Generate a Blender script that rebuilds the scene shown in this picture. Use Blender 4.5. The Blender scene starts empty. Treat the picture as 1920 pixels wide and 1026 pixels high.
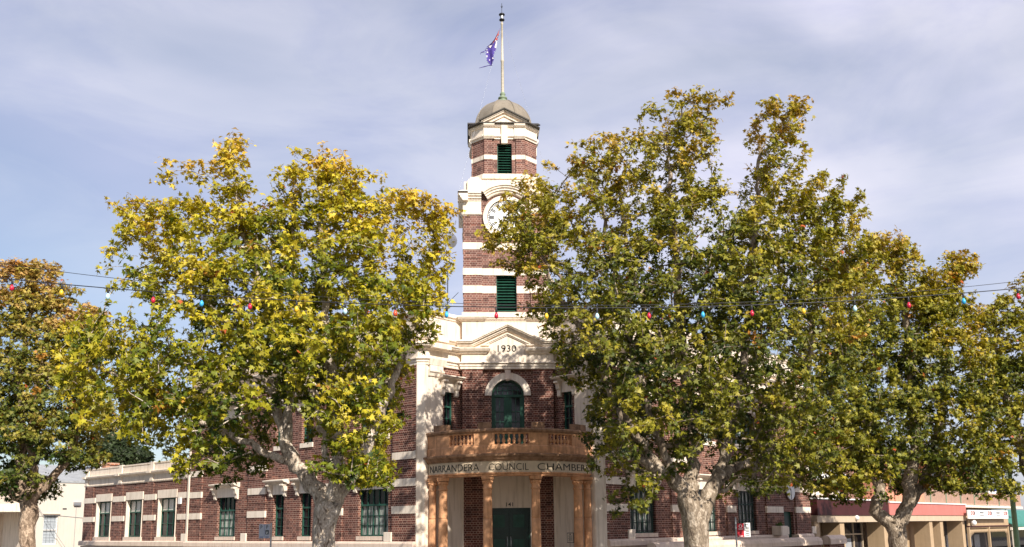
import bpy, bmesh, math, random
import numpy as np
from math import sin, cos, tan, pi, radians, sqrt, atan2, asin, hypot
from mathutils import Vector, Matrix

SC = bpy.context.scene
COL = SC.collection
random.seed(7)
S2 = 2 ** -0.5
GZ = -0.6                                   # street level

# ------------------------------------------------------------------ camera
PITCH, ROLL, YAW = radians(10.0), radians(0.65), radians(2.7)
cd = bpy.data.cameras.new('camera'); cam = bpy.data.objects.new('camera', cd); COL.objects.link(cam)
fw = Vector((sin(YAW) * cos(PITCH), cos(YAW) * cos(PITCH), sin(PITCH)))
rt = Vector((cos(YAW), -sin(YAW), 0)); up = rt.cross(fw)
r2 = rt * cos(ROLL) - up * sin(ROLL); u2 = up * cos(ROLL) + rt * sin(ROLL)
cam.matrix_world = Matrix(((r2.x, u2.x, -fw.x, -1.547), (r2.y, u2.y, -fw.y, -36.5), (r2.z, u2.z, -fw.z, 1.6), (0, 0, 0, 1)))
cd.sensor_width = 36; cd.lens = 1757 / 1920 * 36; cd.shift_y = 166 / 1920
cd.clip_end = 3000
SC.camera = cam

# ------------------------------------------------------------------ sky and sun
SUN = Vector((0.39, -0.92, 0.75)).normalized()
EL = asin(SUN.z); AZ = atan2(SUN.x, SUN.y)
world = bpy.data.worlds.new('World'); SC.world = world; world.use_nodes = True
nt = world.node_tree; nt.nodes.clear()
def N(t, ty, **kw):
    n = t.nodes.new(ty)
    for k, v in kw.items(): setattr(n, k, v)
    return n
wo = N(nt, 'ShaderNodeOutputWorld'); bg = N(nt, 'ShaderNodeBackground')
sky = N(nt, 'ShaderNodeTexSky', sky_type='NISHITA', sun_disc=False, sun_elevation=EL, sun_rotation=AZ, air_density=1.0, dust_density=1.2, ozone_density=1.5)
tc = N(nt, 'ShaderNodeTexCoord')
mp = N(nt, 'ShaderNodeMapping'); mp.inputs['Rotation'].default_value = (0.0, 0.35, 0.3); mp.inputs['Scale'].default_value = (1.0, 1.5, 2.8)
ns = N(nt, 'ShaderNodeTexNoise'); ns.inputs['Scale'].default_value = 1.9; ns.inputs['Detail'].default_value = 7; ns.inputs['Roughness'].default_value = 0.46; ns.inputs['Distortion'].default_value = 0.25
cr = N(nt, 'ShaderNodeValToRGB')
cr.color_ramp.elements[0].position = 0.30; cr.color_ramp.elements[0].color = (0.38, 0.38, 0.38, 1)
cr.color_ramp.elements[1].position = 0.60; cr.color_ramp.elements[1].color = (0.97, 0.97, 0.97, 1)
# thinner cloud towards the horizon on the left
sx = N(nt, 'ShaderNodeSeparateXYZ')
m1 = N(nt, 'ShaderNodeMath', operation='MULTIPLY_ADD'); m1.inputs[1].default_value = 1.5; m1.inputs[2].default_value = 0.28; m1.use_clamp = True
m1b = N(nt, 'ShaderNodeMath', operation='MULTIPLY_ADD'); m1b.inputs[1].default_value = 0.55; m1b.use_clamp = True
m2 = N(nt, 'ShaderNodeMath', operation='MULTIPLY')
ns2 = N(nt, 'ShaderNodeTexNoise'); ns2.inputs['Scale'].default_value = 3.2; ns2.inputs['Detail'].default_value = 9; ns2.inputs['Roughness'].default_value = .6; ns2.inputs['Distortion'].default_value = .6
cc = N(nt, 'ShaderNodeValToRGB')
cc.color_ramp.elements[0].position = 0.40; cc.color_ramp.elements[0].color = (5.2, 5.25, 6.9, 1)
cc.color_ramp.elements[1].position = 0.62; cc.color_ramp.elements[1].color = (6.8, 6.65, 7.6, 1)
mx = N(nt, 'ShaderNodeMix', data_type='RGBA')
L = nt.links.new
L(tc.outputs['Generated'], mp.inputs['Vector']); L(mp.outputs[0], ns.inputs['Vector']); L(mp.outputs[0], ns2.inputs['Vector'])
L(ns.outputs['Fac'], cr.inputs[0]); L(tc.outputs['Generated'], sx.inputs[0])
L(sx.outputs['Z'], m1.inputs[0]); L(sx.outputs['X'], m1b.inputs[0]); L(m1.outputs[0], m1b.inputs[2])
L(cr.outputs[0], m2.inputs[0]); L(m1b.outputs[0], m2.inputs[1])
L(ns2.outputs['Fac'], cc.inputs[0])
L(m2.outputs[0], mx.inputs['Factor']); L(sky.outputs[0], mx.inputs['A']); L(cc.outputs[0], mx.inputs['B'])
L(mx.outputs['Result'], bg.inputs['Color']); bg.inputs['Strength'].default_value = 0.1
L(bg.outputs[0], wo.inputs['Surface'])
sd = bpy.data.lights.new('sun', 'SUN'); sd.energy = 5.0; sd.angle = radians(0.53); sd.color = (1.0, 0.93, 0.82)
so = bpy.data.objects.new('sun', sd); COL.objects.link(so)
so.rotation_euler = SUN.to_track_quat('Z', 'Y').to_euler()
SC.view_settings.view_transform = 'Standard'; SC.view_settings.look = 'None'
SC.view_settings.exposure = 0.45; SC.view_settings.gamma = 1.0

# ------------------------------------------------------------------ materials
MATS = {}
def mat(name, color=(0.5, 0.5, 0.5), rough=0.7, var=0.12, scale=3.0, bump=0.0, bscale=40.0, metal=0.0, spec=0.3, stain=0.0, dist=0.01):
    if name in MATS: return MATS[name]
    m = bpy.data.materials.new(name); m.use_nodes = True; t = m.node_tree; b = t.nodes['Principled BSDF']
    b.inputs['Roughness'].default_value = rough; b.inputs['Metallic'].default_value = metal
    b.inputs['Specular IOR Level'].default_value = spec
    g = N(t, 'ShaderNodeNewGeometry')
    n = N(t, 'ShaderNodeTexNoise'); n.inputs['Scale'].default_value = scale; n.inputs['Detail'].default_value = 6; n.inputs['Roughness'].default_value = 0.6
    r = N(t, 'ShaderNodeValToRGB')
    c = color
    r.color_ramp.elements[0].position = 0.3; r.color_ramp.elements[1].position = 0.7
    r.color_ramp.elements[0].color = tuple(x * (1 - var) for x in c) + (1,)
    r.color_ramp.elements[1].color = tuple(min(1, x * (1 + var)) for x in c) + (1,)
    t.links.new(g.outputs['Position'], n.inputs['Vector']); t.links.new(n.outputs['Fac'], r.inputs[0])
    src = r.outputs[0]
    if stain > 0:      # rain streaks: noise stretched in z
        mpn = N(t, 'ShaderNodeMapping'); mpn.inputs['Scale'].default_value = (5, 5, 0.5)
        n2 = N(t, 'ShaderNodeTexNoise'); n2.inputs['Scale'].default_value = 1.6; n2.inputs['Detail'].default_value = 5
        r2_ = N(t, 'ShaderNodeValToRGB'); r2_.color_ramp.elements[0].position = 0.30; r2_.color_ramp.elements[1].position = 0.52
        r2_.color_ramp.elements[0].color = (1 - stain, 1 - stain * 1.1, 1 - stain * 1.25, 1); r2_.color_ramp.elements[1].color = (1, 1, 1, 1)
        mm = N(t, 'ShaderNodeMix', data_type='RGBA', blend_type='MULTIPLY'); mm.inputs['Factor'].default_value = 1
        t.links.new(g.outputs['Position'], mpn.inputs['Vector']); t.links.new(mpn.outputs[0], n2.inputs['Vector'])
        t.links.new(n2.outputs['Fac'], r2_.inputs[0]); t.links.new(src, mm.inputs['A']); t.links.new(r2_.outputs[0], mm.inputs['B'])
        src = mm.outputs['Result']
    t.links.new(src, b.inputs['Base Color'])
    if bump > 0:
        n3 = N(t, 'ShaderNodeTexNoise'); n3.inputs['Scale'].default_value = bscale; n3.inputs['Detail'].default_value = 4
        bp = N(t, 'ShaderNodeBump'); bp.inputs['Strength'].default_value = bump; bp.inputs['Distance'].default_value = dist
        t.links.new(g.outputs['Position'], n3.inputs['Vector']); t.links.new(n3.outputs['Fac'], bp.inputs['Height']); t.links.new(bp.outputs[0], b.inputs['Normal'])
    MATS[name] = m
    return m

def brick_mat(name, c1, c2, mortar, msize=0.014):
    m = bpy.data.materials.new(name); m.use_nodes = True; t = m.node_tree; b = t.nodes['Principled BSDF']
    b.inputs['Roughness'].default_value = 0.8; b.inputs['Specular IOR Level'].default_value = 0.25
    uv = N(t, 'ShaderNodeUVMap', uv_map='UVMap')
    br = N(t, 'ShaderNodeTexBrick', offset=0.5, squash=0.5, squash_frequency=2)
    br.inputs['Scale'].default_value = 1.0; br.inputs['Brick Width'].default_value = 0.24; br.inputs['Row Height'].default_value = 0.086
    br.inputs['Mortar Size'].default_value = msize; br.inputs['Mortar Smooth'].default_value = 0.2; br.inputs['Bias'].default_value = -0.1
    br.inputs['Color1'].default_value = c1 + (1,); br.inputs['Color2'].default_value = c2 + (1,); br.inputs['Mortar'].default_value = mortar + (1,)
    g = N(t, 'ShaderNodeNewGeometry')
    n = N(t, 'ShaderNodeTexNoise'); n.inputs['Scale'].default_value = 1.3; n.inputs['Detail'].default_value = 8; n.inputs['Roughness'].default_value = 0.65
    r = N(t, 'ShaderNodeValToRGB'); r.color_ramp.elements[0].position = 0.25; r.color_ramp.elements[1].position = 0.75
    r.color_ramp.elements[0].color = (0.72, 0.70, 0.70, 1); r.color_ramp.elements[1].color = (1.22, 1.2, 1.15, 1)
    mm = N(t, 'ShaderNodeMix', data_type='RGBA', blend_type='MULTIPLY'); mm.inputs['Factor'].default_value = 1
    sxy = N(t, 'ShaderNodeMapping'); sxy.inputs['Scale'].default_value = (1 / .24, 1 / .086, 1); wn = N(t, 'ShaderNodeTexWhiteNoise', noise_dimensions='3D'); sn = N(t, 'ShaderNodeVectorMath', operation='FLOOR')
    wr = N(t, 'ShaderNodeValToRGB'); wr.color_ramp.interpolation = 'CONSTANT'; e = wr.color_ramp.elements; e[0].color = (.5, .48, .5, 1); e[1].position = .14; e[1].color = (1, 1, 1, 1); e.new(.86).color = (1.35, 1.28, 1.2, 1)
    t.links.new(uv.outputs[0], sxy.inputs['Vector']); t.links.new(sxy.outputs[0], sn.inputs[0]); t.links.new(sn.outputs[0], wn.inputs['Vector']); t.links.new(wn.outputs['Value'], wr.inputs[0])
    m3 = N(t, 'ShaderNodeMix', data_type='RGBA', blend_type='MULTIPLY'); m3.inputs['Factor'].default_value = .8
    t.links.new(uv.outputs[0], br.inputs['Vector']); t.links.new(g.outputs['Position'], n.inputs['Vector']); t.links.new(n.outputs['Fac'], r.inputs[0])
    t.links.new(br.outputs['Color'], mm.inputs['A']); t.links.new(r.outputs[0], mm.inputs['B']); t.links.new(mm.outputs['Result'], m3.inputs['A']); t.links.new(wr.outputs[0], m3.inputs['B']); t.links.new(m3.outputs['Result'], b.inputs['Base Color'])
    bp = N(t, 'ShaderNodeBump'); bp.invert = True; bp.inputs['Strength'].default_value = 0.7; bp.inputs['Distance'].default_value = 0.012
    t.links.new(br.outputs['Fac'], bp.inputs['Height']); t.links.new(bp.outputs[0], b.inputs['Normal'])
    MATS[name] = m
    return m
BRICK = brick_mat('red_brown_brick', (0.085, 0.029, 0.022), (0.185, 0.064, 0.046), (0.37, 0.245, 0.20))
BRICK_T = brick_mat('tower_brick', (0.14, 0.062, 0.052), (0.23, 0.10, 0.08), (0.40, 0.28, 0.235), 0.011)
BRICK_O = brick_mat('orange_brick', (0.42, 0.14, 0.07), (0.5, 0.2, 0.1), (0.5, 0.42, 0.35))
CREAM = mat('cream_render', (0.80, 0.69, 0.575), 0.75, 0.05, 1.4, 0.12, 25, stain=0.24)
CREAM2 = mat('cream_trim', (0.82, 0.715, 0.60), 0.7, 0.06, 2.2, 0.1, 30, stain=0.22)
PINKCREAM = mat('plinth_render', (0.70, 0.56, 0.46), 0.8, 0.08, 1.8, 0.15, 25, stain=0.16)
SAND = mat('orange_sandstone', (0.64, 0.335, 0.175), 0.8, 0.28, 3.4, 0.4, 30, stain=0.30)
SAND_D = mat('weathered_sandstone', (0.30, 0.175, 0.105), 0.85, 0.4, 3.0, 0.35, 26, stain=0.35)
FRIEZE = mat('pale_frieze', (0.66, 0.53, 0.38), 0.8, 0.08, 3, 0.1, 30, stain=0.12)
INK = mat('dark_lettering', (0.02, 0.022, 0.018), 0.5, 0.1)
GREEN = mat('louvre_green', (0.016, 0.072, 0.048), 0.45, 0.2, 6, stain=0.2)
DGREEN = mat('door_green', (0.006, 0.028, 0.021), 0.35, 0.2, 5)
WGREEN = mat('window_green', (0.025, 0.085, 0.062), 0.4, 0.2, 6)
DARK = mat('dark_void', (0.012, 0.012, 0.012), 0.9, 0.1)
DOME = mat('dome_copper', (0.235, 0.20, 0.155), 0.6, 0.12, 2.5, 0.1, 20, stain=0.15)
ROOFD = mat('dark_roof_edge', (0.055, 0.048, 0.04), 0.6, 0.2)
VERD = mat('green_copper', (0.20, 0.25, 0.17), 0.6, 0.25, 8)
POLE = mat('pole_paint', (0.50, 0.45, 0.36), 0.5, 0.2, 6, stain=0.3)
METALD = mat('dark_metal', (0.03, 0.03, 0.035), 0.4, 0.2, metal=0.3)
STEEL = mat('galvanised_steel', (0.38, 0.39, 0.41), 0.4, 0.15, metal=0.6)
WHITE = mat('white_paint', (0.80, 0.79, 0.77), 0.5, 0.04, 3)
DIAL = mat('clock_dial', (0.86, 0.86, 0.86), 0.4, 0.02)
ROOFM = mat('grey_roof', (0.33, 0.34, 0.35), 0.5, 0.15, 2, stain=0.2)
ASPH = mat('asphalt', (0.05, 0.05, 0.052), 0.9, 0.25, 4, 0.5, 90)
PAVE = mat('footpath_concrete', (0.22, 0.20, 0.175), 0.85, 0.15, 1.5, 0.2, 50)
PAINT = mat('road_paint', (0.75, 0.75, 0.72), 0.6, 0.1)
GRASS = mat('dry_grass', (0.16, 0.14, 0.06), 0.95, 0.4, 1.2, 0.5, 60)
def pane_mat(name, dark, curtain, scale, lo, hi, rough=0.12, zs=0.15):
    m = bpy.data.materials.new(name); m.use_nodes = True; t = m.node_tree; b = t.nodes['Principled BSDF']
    b.inputs['Roughness'].default_value = rough; b.inputs['Specular IOR Level'].default_value = 0.25
    uv = N(t, 'ShaderNodeUVMap', uv_map='UVMap'); mpn = N(t, 'ShaderNodeMapping'); mpn.inputs['Scale'].default_value = (1, zs, 1)
    n = N(t, 'ShaderNodeTexNoise'); n.inputs['Scale'].default_value = scale; n.inputs['Detail'].default_value = 5
    r = N(t, 'ShaderNodeValToRGB'); r.color_ramp.elements[0].position = lo; r.color_ramp.elements[1].position = hi
    r.color_ramp.elements[0].color = dark + (1,); r.color_ramp.elements[1].color = curtain + (1,)
    t.links.new(uv.outputs[0], mpn.inputs['Vector']); t.links.new(mpn.outputs[0], n.inputs['Vector']); t.links.new(n.outputs['Fac'], r.inputs[0]); t.links.new(r.outputs[0], b.inputs['Base Color'])
    MATS[name] = m
    return m
LACE = pane_mat('lace_behind_glass', (0.05, 0.06, 0.055), (0.50, 0.52, 0.47), 9, 0.38, 0.6)
GLASSD = pane_mat('dark_glass', (0.010, 0.011, 0.014), (0.035, 0.034, 0.045), 3, 0.4, 0.7, 0.06, 1)
BLIND = pane_mat('blind_behind_glass', (0.66, 0.62, 0.56), (0.85, 0.80, 0.74), 5, 0.3, 0.7, 0.2)

# ------------------------------------------------------------------ builders
class MB:
    """collects shapes and links them as ONE mesh object, UVs in metres along each face"""
    def __init__(s): s.v = []; s.f = []; s.sm = []
    def add(s, vs, fs, smooth=False):
        o = len(s.v); s.v += [tuple(v) for v in vs]
        for f in fs: s.f.append(tuple(i + o for i in f)); s.sm.append(smooth)
    def hexa(s, p):   # 8 points: bottom 4 (ccw), top 4
        s.add(p, [(0, 3, 2, 1), (4, 5, 6, 7), (0, 1, 5, 4), (1, 2, 6, 5), (2, 3, 7, 6), (3, 0, 4, 7)])
    def box(s, F, u0, u1, w0, w1, z0, z1):
        s.hexa([F(u0, w0, z0), F(u1, w0, z0), F(u1, w1, z0), F(u0, w1, z0), F(u0, w0, z1), F(u1, w0, z1), F(u1, w1, z1), F(u0, w1, z1)])
    def prism(s, F, poly, w0, w1):      # polygon in (u,z), extruded along w
        n = len(poly)
        vs = [F(u, w0, z) for u, z in poly] + [F(u, w1, z) for u, z in poly]
        s.add(vs, [tuple(range(n)), tuple(range(2 * n - 1, n - 1, -1))] + [(i, (i + 1) % n, n + (i + 1) % n, n + i) for i in range(n)])
    def prism_u(s, F, prof, u0, u1):     # profile in (w,z), extruded along u
        n = len(prof)
        vs = [F(u0, w, z) for w, z in prof] + [F(u1, w, z) for w, z in prof]
        s.add(vs, [tuple(range(n)), tuple(range(2 * n - 1, n - 1, -1))] + [(i, (i + 1) % n, n + (i + 1) % n, n + i) for i in range(n)])
    def plan(s, poly, z0, z1):           # polygon in plan (x,y)
        n = len(poly)
        vs = [(x, y, z0) for x, y in poly] + [(x, y, z1) for x, y in poly]
        s.add(vs, [tuple(range(n)), tuple(range(2 * n - 1, n - 1, -1))] + [(i, (i + 1) % n, n + (i + 1) % n, n + i) for i in range(n)])
    def lathe(s, c, prof, n=20, smooth=True, a0=0.0, a1=2 * pi):
        full = abs(a1 - a0 - 2 * pi) < 1e-6; k = n if full else n + 1
        vs = []
        for r, z in prof:
            for i in range(k):
                a = a0 + (a1 - a0) * i / n
                vs.append((c[0] + r * cos(a), c[1] + r * sin(a), c[2] + z))
        fs = []
        for j in range(len(prof) - 1):
            for i in range(n):
                i2 = (i + 1) % k
                fs.append((j * k + i, j * k + i2, (j + 1) * k + i2, (j + 1) * k + i))
        s.add(vs, fs, smooth)
        if prof[0][0] > 1e-4: s.add([vs[i] for i in range(k)], [tuple(range(k - 1, -1, -1))])
        if prof[-1][0] > 1e-4: s.add([vs[(len(prof) - 1) * k + i] for i in range(k)], [tuple(range(k))])
    def tube(s, pts, rad, n=8, smooth=True, caps=True):
        pts = [Vector(p) for p in pts]; m = len(pts)
        if not hasattr(rad, '__len__'): rad = [rad] * m
        ref = Vector((0.123, 0.94, 0.31)); vs = []
        for i, p in enumerate(pts):
            d = (pts[min(i + 1, m - 1)] - pts[max(i - 1, 0)])
            if d.length < 1e-9: d = Vector((0, 0, 1))
            d.normalize(); a = d.cross(ref)
            if a.length < 0.15: a = d.cross(Vector((1, 0, 0)))
            a.normalize(); b = d.cross(a)
            for k in range(n):
                t = 2 * pi * k / n; vs.append(p + (a * cos(t) + b * sin(t)) * rad[i])
        fs = [(i * n + k, i * n + (k + 1) % n, (i + 1) * n + (k + 1) % n, (i + 1) * n + k) for i in range(m - 1) for k in range(n)]
        s.add(vs, fs, smooth)
        if caps:
            s.add(vs[:n], [tuple(range(n - 1, -1, -1))]); s.add(vs[-n:], [tuple(range(n))])
    def sphere(s, c, r, n=12, sz=1.0):
        s.lathe(c, [(max(r * sin(pi * j / n), 1e-5), -r * sz * cos(pi * j / n)) for j in range(n + 1)], n + 4)
    def sweep(s, path, prof, closed=False, caps=True):
        """moulding profile [(offset, z)] along a plan path; offset to the right of the heading"""
        m = len(path); P = [Vector(p) for p in path]; rings = []
        for i in range(m):
            if closed: a, b = P[i] - P[i - 1], P[(i + 1) % m] - P[i]
            else:
                a = P[i] - P[i - 1] if i else P[1] - P[0]
                b = P[i + 1] - P[i] if i < m - 1 else P[-1] - P[-2]
            a = a.normalized(); b = b.normalized()
            na = Vector((a.y, -a.x)); nb = Vector((b.y, -b.x)); mm = na + nb
            mm = mm / max(mm.dot(na), 0.2)
            rings.append([(P[i].x + mm.x * o, P[i].y + mm.y * o, z) for o, z in prof])
        k = len(prof); vs = [v for r in rings for v in r]; fs = []
        for i in range(m if closed else m - 1):
            j = (i + 1) % m
            fs += [(i * k + q, j * k + q, j * k + (q + 1) % k, i * k + (q + 1) % k) for q in range(k)]
        if not closed and caps: fs += [tuple(range(k - 1, -1, -1)), tuple((m - 1) * k + q for q in range(k))]
        s.add(vs, fs)
    def build(s, name, material, parent=None, label=None, bevel=0.0):
        me = bpy.data.meshes.new(name); me.from_pydata(s.v, [], s.f)
        bm = bmesh.new(); bm.from_mesh(me)
        bmesh.ops.recalc_face_normals(bm, faces=bm.faces)
        uvl = bm.loops.layers.uv.new('UVMap')
        for i, f in enumerate(bm.faces):
            n = f.normal; f.smooth = s.sm[i]
            if abs(n.z) < 0.7 and n.length > 0:
                t = Vector((-n.y, n.x, 0)).normalized()
                for l in f.loops: l[uvl].uv = (l.vert.co.dot(t), l.vert.co.z)
            else:
                for l in f.loops: l[uvl].uv = (l.vert.co.x, l.vert.co.y)
        bm.to_mesh(me); bm.free()
        me.materials.append(material)
        o = bpy.data.objects.new(name, me); COL.objects.link(o)
        if parent: o.parent = parent
        if label: o['label'] = label
        if bevel > 0:
            md = o.modifiers.new('bevel', 'BEVEL'); md.width = bevel; md.segments = 2; md.limit_method = 'ANGLE'
        return o

def frame(ox, oy, ux, uy, nx, ny):
    return lambda u, w, z: (ox + ux * u + nx * w, oy + uy * u + ny * w, z)
def tag(o, label, cat, group=None):
    o['label'] = label; o['category'] = cat
    if group: o['group'] = group
    return o
def thing(name, label, cat, group=None):
    o = bpy.data.objects.new(name, None); COL.objects.link(o); o.empty_display_size = 0.3
    return tag(o, label, cat, group)
def struct(o): o['kind'] = 'structure'; return o
def text_mesh(mb, body, mapf, h, w=None, depth=0.012, extrude_off=0.0, bold=0.0):
    """text outline, scaled to height h and width w; mapf(x, y, d) places it"""
    cu = bpy.data.curves.new('t', 'FONT'); cu.body = body; cu.size = 1.0; cu.align_x = 'LEFT'; cu.resolution_u = 4; cu.offset = bold
    ob = bpy.data.objects.new('t', cu); COL.objects.link(ob)
    dg = bpy.context.evaluated_depsgraph_get(); me = ob.evaluated_get(dg).to_mesh()
    vs = [v.co.copy() for v in me.vertices]; fs = [tuple(p.vertices) for p in me.polygons]
    ob.evaluated_get(dg).to_mesh_clear()
    x0 = min(v.x for v in vs); x1 = max(v.x for v in vs); y0 = min(v.y for v in vs); y1 = max(v.y for v in vs)
    sy = h / (y1 - y0); sx_ = (w / (x1 - x0)) if w else sy
    W_ = (x1 - x0) * sx_
    pts = [((v.x - x0) * sx_ - W_ / 2, (v.y - y0) * sy) for v in vs]
    n = len(vs)
    cnt = {}
    for f in fs:
        for a, b in zip(f, f[1:] + f[:1]): cnt[(a, b)] = cnt.get((a, b), 0) + 1
    side = [(a, b, b + n, a + n) for (a, b) in cnt if (b, a) not in cnt]
    allv = [mapf(x, y, depth) for x, y in pts] + [mapf(x, y, 0) for x, y in pts]
    mb.add(allv, fs + side)
    bpy.data.objects.remove(ob); bpy.data.curves.remove(cu)

def wall_cells(mb, F, u0, u1, z0, z1, w0, w1, holes):
    us = sorted({u0, u1} | {h[0] for h in holes} | {h[1] for h in holes}); zs = sorted({z0, z1} | {h[2] for h in holes} | {h[3] for h in holes})
    us = [u for u in us if u0 <= u <= u1]; zs = [z for z in zs if z0 <= z <= z1]
    for a, b in zip(us, us[1:]):
        run = None
        for c, d in zip(zs, zs[1:]):
            um, zm = (a + b) / 2, (c + d) / 2
            solid = not any(h[0] < um < h[1] and h[2] < zm < h[3] for h in holes)
            if solid: run = (run[0], d) if run else (c, d)
            if (not solid or d == zs[-1]) and run:
                mb.box(F, a, b, w0, w1, run[0], run[1]); run = None

def rusticated(mb, F, u0, u1, z0, z1, w, step=0.344, g=0.028, skip=()):
    """brick pier: every fifth course is set back"""
    z = z0
    edges = [z0]
    k = math.floor(z0 / step) + 1
    while k * step < z1 - 0.02:
        if k * step > z0 + 0.08: edges.append(k * step)
        k += 1
    edges.append(z1)
    for a, b in zip(edges, edges[1:]):
        mb.box(F, u0, u1, 0.0, w, a + (g if a > z0 else 0), b)
        if a > z0: mb.box(F, u0 + 0.02, u1 - 0.02, 0.0, w - 0.028, a, a + g)
# ------------------------------------------------------------------ ground
LC = (-3.474, -1.097); RC = (3.544, -1.097)
FL = frame(LC[0], LC[1], -S2, S2, -S2, -S2)          # left wing: u away from the corner, w towards the street
FR = frame(RC[0], RC[1], S2, S2, S2, -S2)            # right wing
FC = frame(0, 0, 1, 0, 0, -1)                        # middle of the corner front
FAL = frame(-3.147, -1.097, S2, S2, S2, -S2)         # splayed wall left of it
FAR = frame(3.147, -1.097, -S2, S2, -S2, -S2)        # splayed wall right of it
I_ = lambda u, w, z: (u, w, z)

mb = MB(); mb.add([(-900, -900, GZ - .15), (900, -900, GZ - .15), (900, 900, GZ - .15), (-900, 900, GZ - .15)], [(0, 1, 2, 3)])
struct(mb.build('ground', GRASS))
def strip(name, m, F, u0, u1, w0, w1, z0, z1):
    b = MB(); b.box(F, u0, u1, w0, w1, z0, z1); return struct(b.build(name, m))
# two streets meeting in front of the corner
b = MB(); b.plan([(-3.5, -60), (40, -60), (110, 80), (60, 80), (2, -12.0), (-2, -12.0), (-70, 80), (-120, 80), (-45, -60)], GZ - .14, GZ - .13)
struct(b.build('road', ASPH))
for nm, F in (('footpath', FL), ('footpath', FR)):
    b = MB(); b.box(F, -2.2, 95, 0.0, 7.2, GZ - .149, GZ); struct(b.build(nm, PAVE))
    b = MB(); b.box(F, -2.2, 95, 7.2, 7.36, GZ - .149, GZ + 0.01); struct(b.build('kerb', FRIEZE))
b = MB(); b.plan([(-5.8, -6.5), (5.8, -6.5), (5.8, 1), (-5.8, 1)], GZ - .148, GZ + 0.004); struct(b.build('footpath', PAVE))
for F in (FL, FR):
    b = MB()
    for k in range(14): b.box(F, 3 + k * 5.5, 5.5 + k * 5.5, 15.5, 15.62, GZ - .128, GZ - .126)
    struct(b.build('road_marking', PAINT))
b = MB(); b.plan([(-20, -42), (18, -42), (18, -34.5), (-20, -34.5)], GZ - .145, GZ); struct(b.build('footpath', PAVE))

# ------------------------------------------------------------------ the council building
HALL = thing('council_building', 'two-storey brick and cream corner building with clock tower and sandstone entrance portico', 'building')
def part(mb, name, m, parent=None, label=None, bevel=0.0): return mb.build(name, m, parent or HALL, label, bevel)

TOPW = 9.95
WIN_L = [(1.65, 3.49, 'lace', 5), (6.62, 7.44, 'dark', 2), (8.61, 9.42, 'dark', 2), (12.46, 14.06, 'lace', 4)]
WIN_R = [(1.63, 3.39, 'lace', 5), (6.62, 8.22, 'lace', 5), (10.05, 11.75, 'lace', 5)]
def window(F, u0, u1, z0, z1, nx, rows, style, parent=HALL, set_=0.17, meet=None, mats=None, bars=False, upper='lace'):
    fm = mats or WGREEN
    b = MB(); t = 0.055; wb = -set_
    b.box(F, u0, u0 + t, wb - .05, wb + .03, z0, z1); b.box(F, u1 - t, u1, wb - .05, wb + .03, z0, z1)
    b.box(F, u0 + t, u1 - t, wb - .05, wb + .03, z0, z0 + t); b.box(F, u0 + t, u1 - t, wb - .05, wb + .03, z1 - t, z1)
    zm = meet if meet else z0 + (z1 - z0) * 0.62
    b.box(F, u0 + t, u1 - t, wb - .04, wb + .045, zm - .035, zm + .035)
    o = b.build('window', fm, parent)
    b = MB()
    for a, c in ((z0 + t, zm - .035), (zm + .035, z1 - t)):
        for k in range(1, nx):
            u = u0 + t + (u1 - u0 - 2 * t) * k / nx; b.box(F, u - .011, u + .011, wb - .03, wb + .012, a, c)
        n = max(1, round((c - a) / rows))
        for k in range(1, n):
            z = a + (c - a) * k / n
            b.box(F, u0 + t, u1 - t, wb - .028, wb + .008, z - .012, z + .012)
    b.build('glazing_bars', fm, o)
    b = MB(); b.box(F, u0 + t, u1 - t, wb - .045, wb - .035, z0 + t, zm)
    b.build('pane', {'lace': LACE, 'dark': GLASSD, 'blind': GLASSD}[style], o)
    b = MB(); b.box(F, u0 + t, u1 - t, wb - .046, wb - .036, zm, z1 - t)
    b.build('pane', {'lace': GLASSD if upper == 'dark' else LACE, 'dark': GLASSD, 'blind': BLIND}[style], o)
    if bars:
        b = MB(); n = int((u1 - u0) / .16)
        for k in range(n + 1):
            u = u0 + .04 + (u1 - u0 - .08) * k / n; b.box(F, u - .009, u + .009, wb + .09, wb + .108, z0 + .03, z1 - .03)
        for z in (z0 + .1, z0 + .5, z0 + .9, z0 + 1.3, z1 - .1): b.box(F, u0 + .01, u1 - .01, wb + .094, wb + .104, z - .012, z + .012)
        b.build('security_bars', METALD, o)
    return o
def sill(F, u0, u1, z1, parent=HALL, h=.16, m=None):
    b = MB(); b.box(F, u0 - .04, u1 + .04, -.15, .06, z1 - h, z1); b.build('window_sill', m or PINKCREAM, parent)
def hood(F, u0, u1, ztop, parent=HALL, ext=.42, drop=.62):
    b = MB()
    b.prism_u(F, [(0, ztop - .17), (.10, ztop - .17), (.14, ztop - .12), (.30, ztop - .09), (.33, ztop - .05), (.36, ztop - .04), (.36, ztop), (.0, ztop + .05)], u0 - ext, u1 + ext)
    o = b.build('window_hood', CREAM2, parent)
    b = MB(); b.box(F, u0 - .02, u1 + .02, 0.0, .05, ztop - .62, ztop - .17)      # cream lintel slab
    b.build('lintel', CREAM2, o)
    for c, sg in ((u0 - .13, 1), (u1 + .13, 1)):
        b = MB(); zt = ztop - .17
        b.prism_u(F, [(0, zt), (.27, zt), (.27, zt - .07), (.21, zt - .12), (.16, zt - .30), (.10, zt - .36), (.10, zt - drop + .05), (.06, zt - drop), (0, zt - drop)], c - .09, c + .09)
        b.prism_u(F, [(.0, zt - .02), (.295, zt - .02), (.30, zt - .05), (.295, zt - .08), (0, zt - .08)], c - .105, c + .105)
        b.build('bracket', CREAM2, o)
    return o

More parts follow.
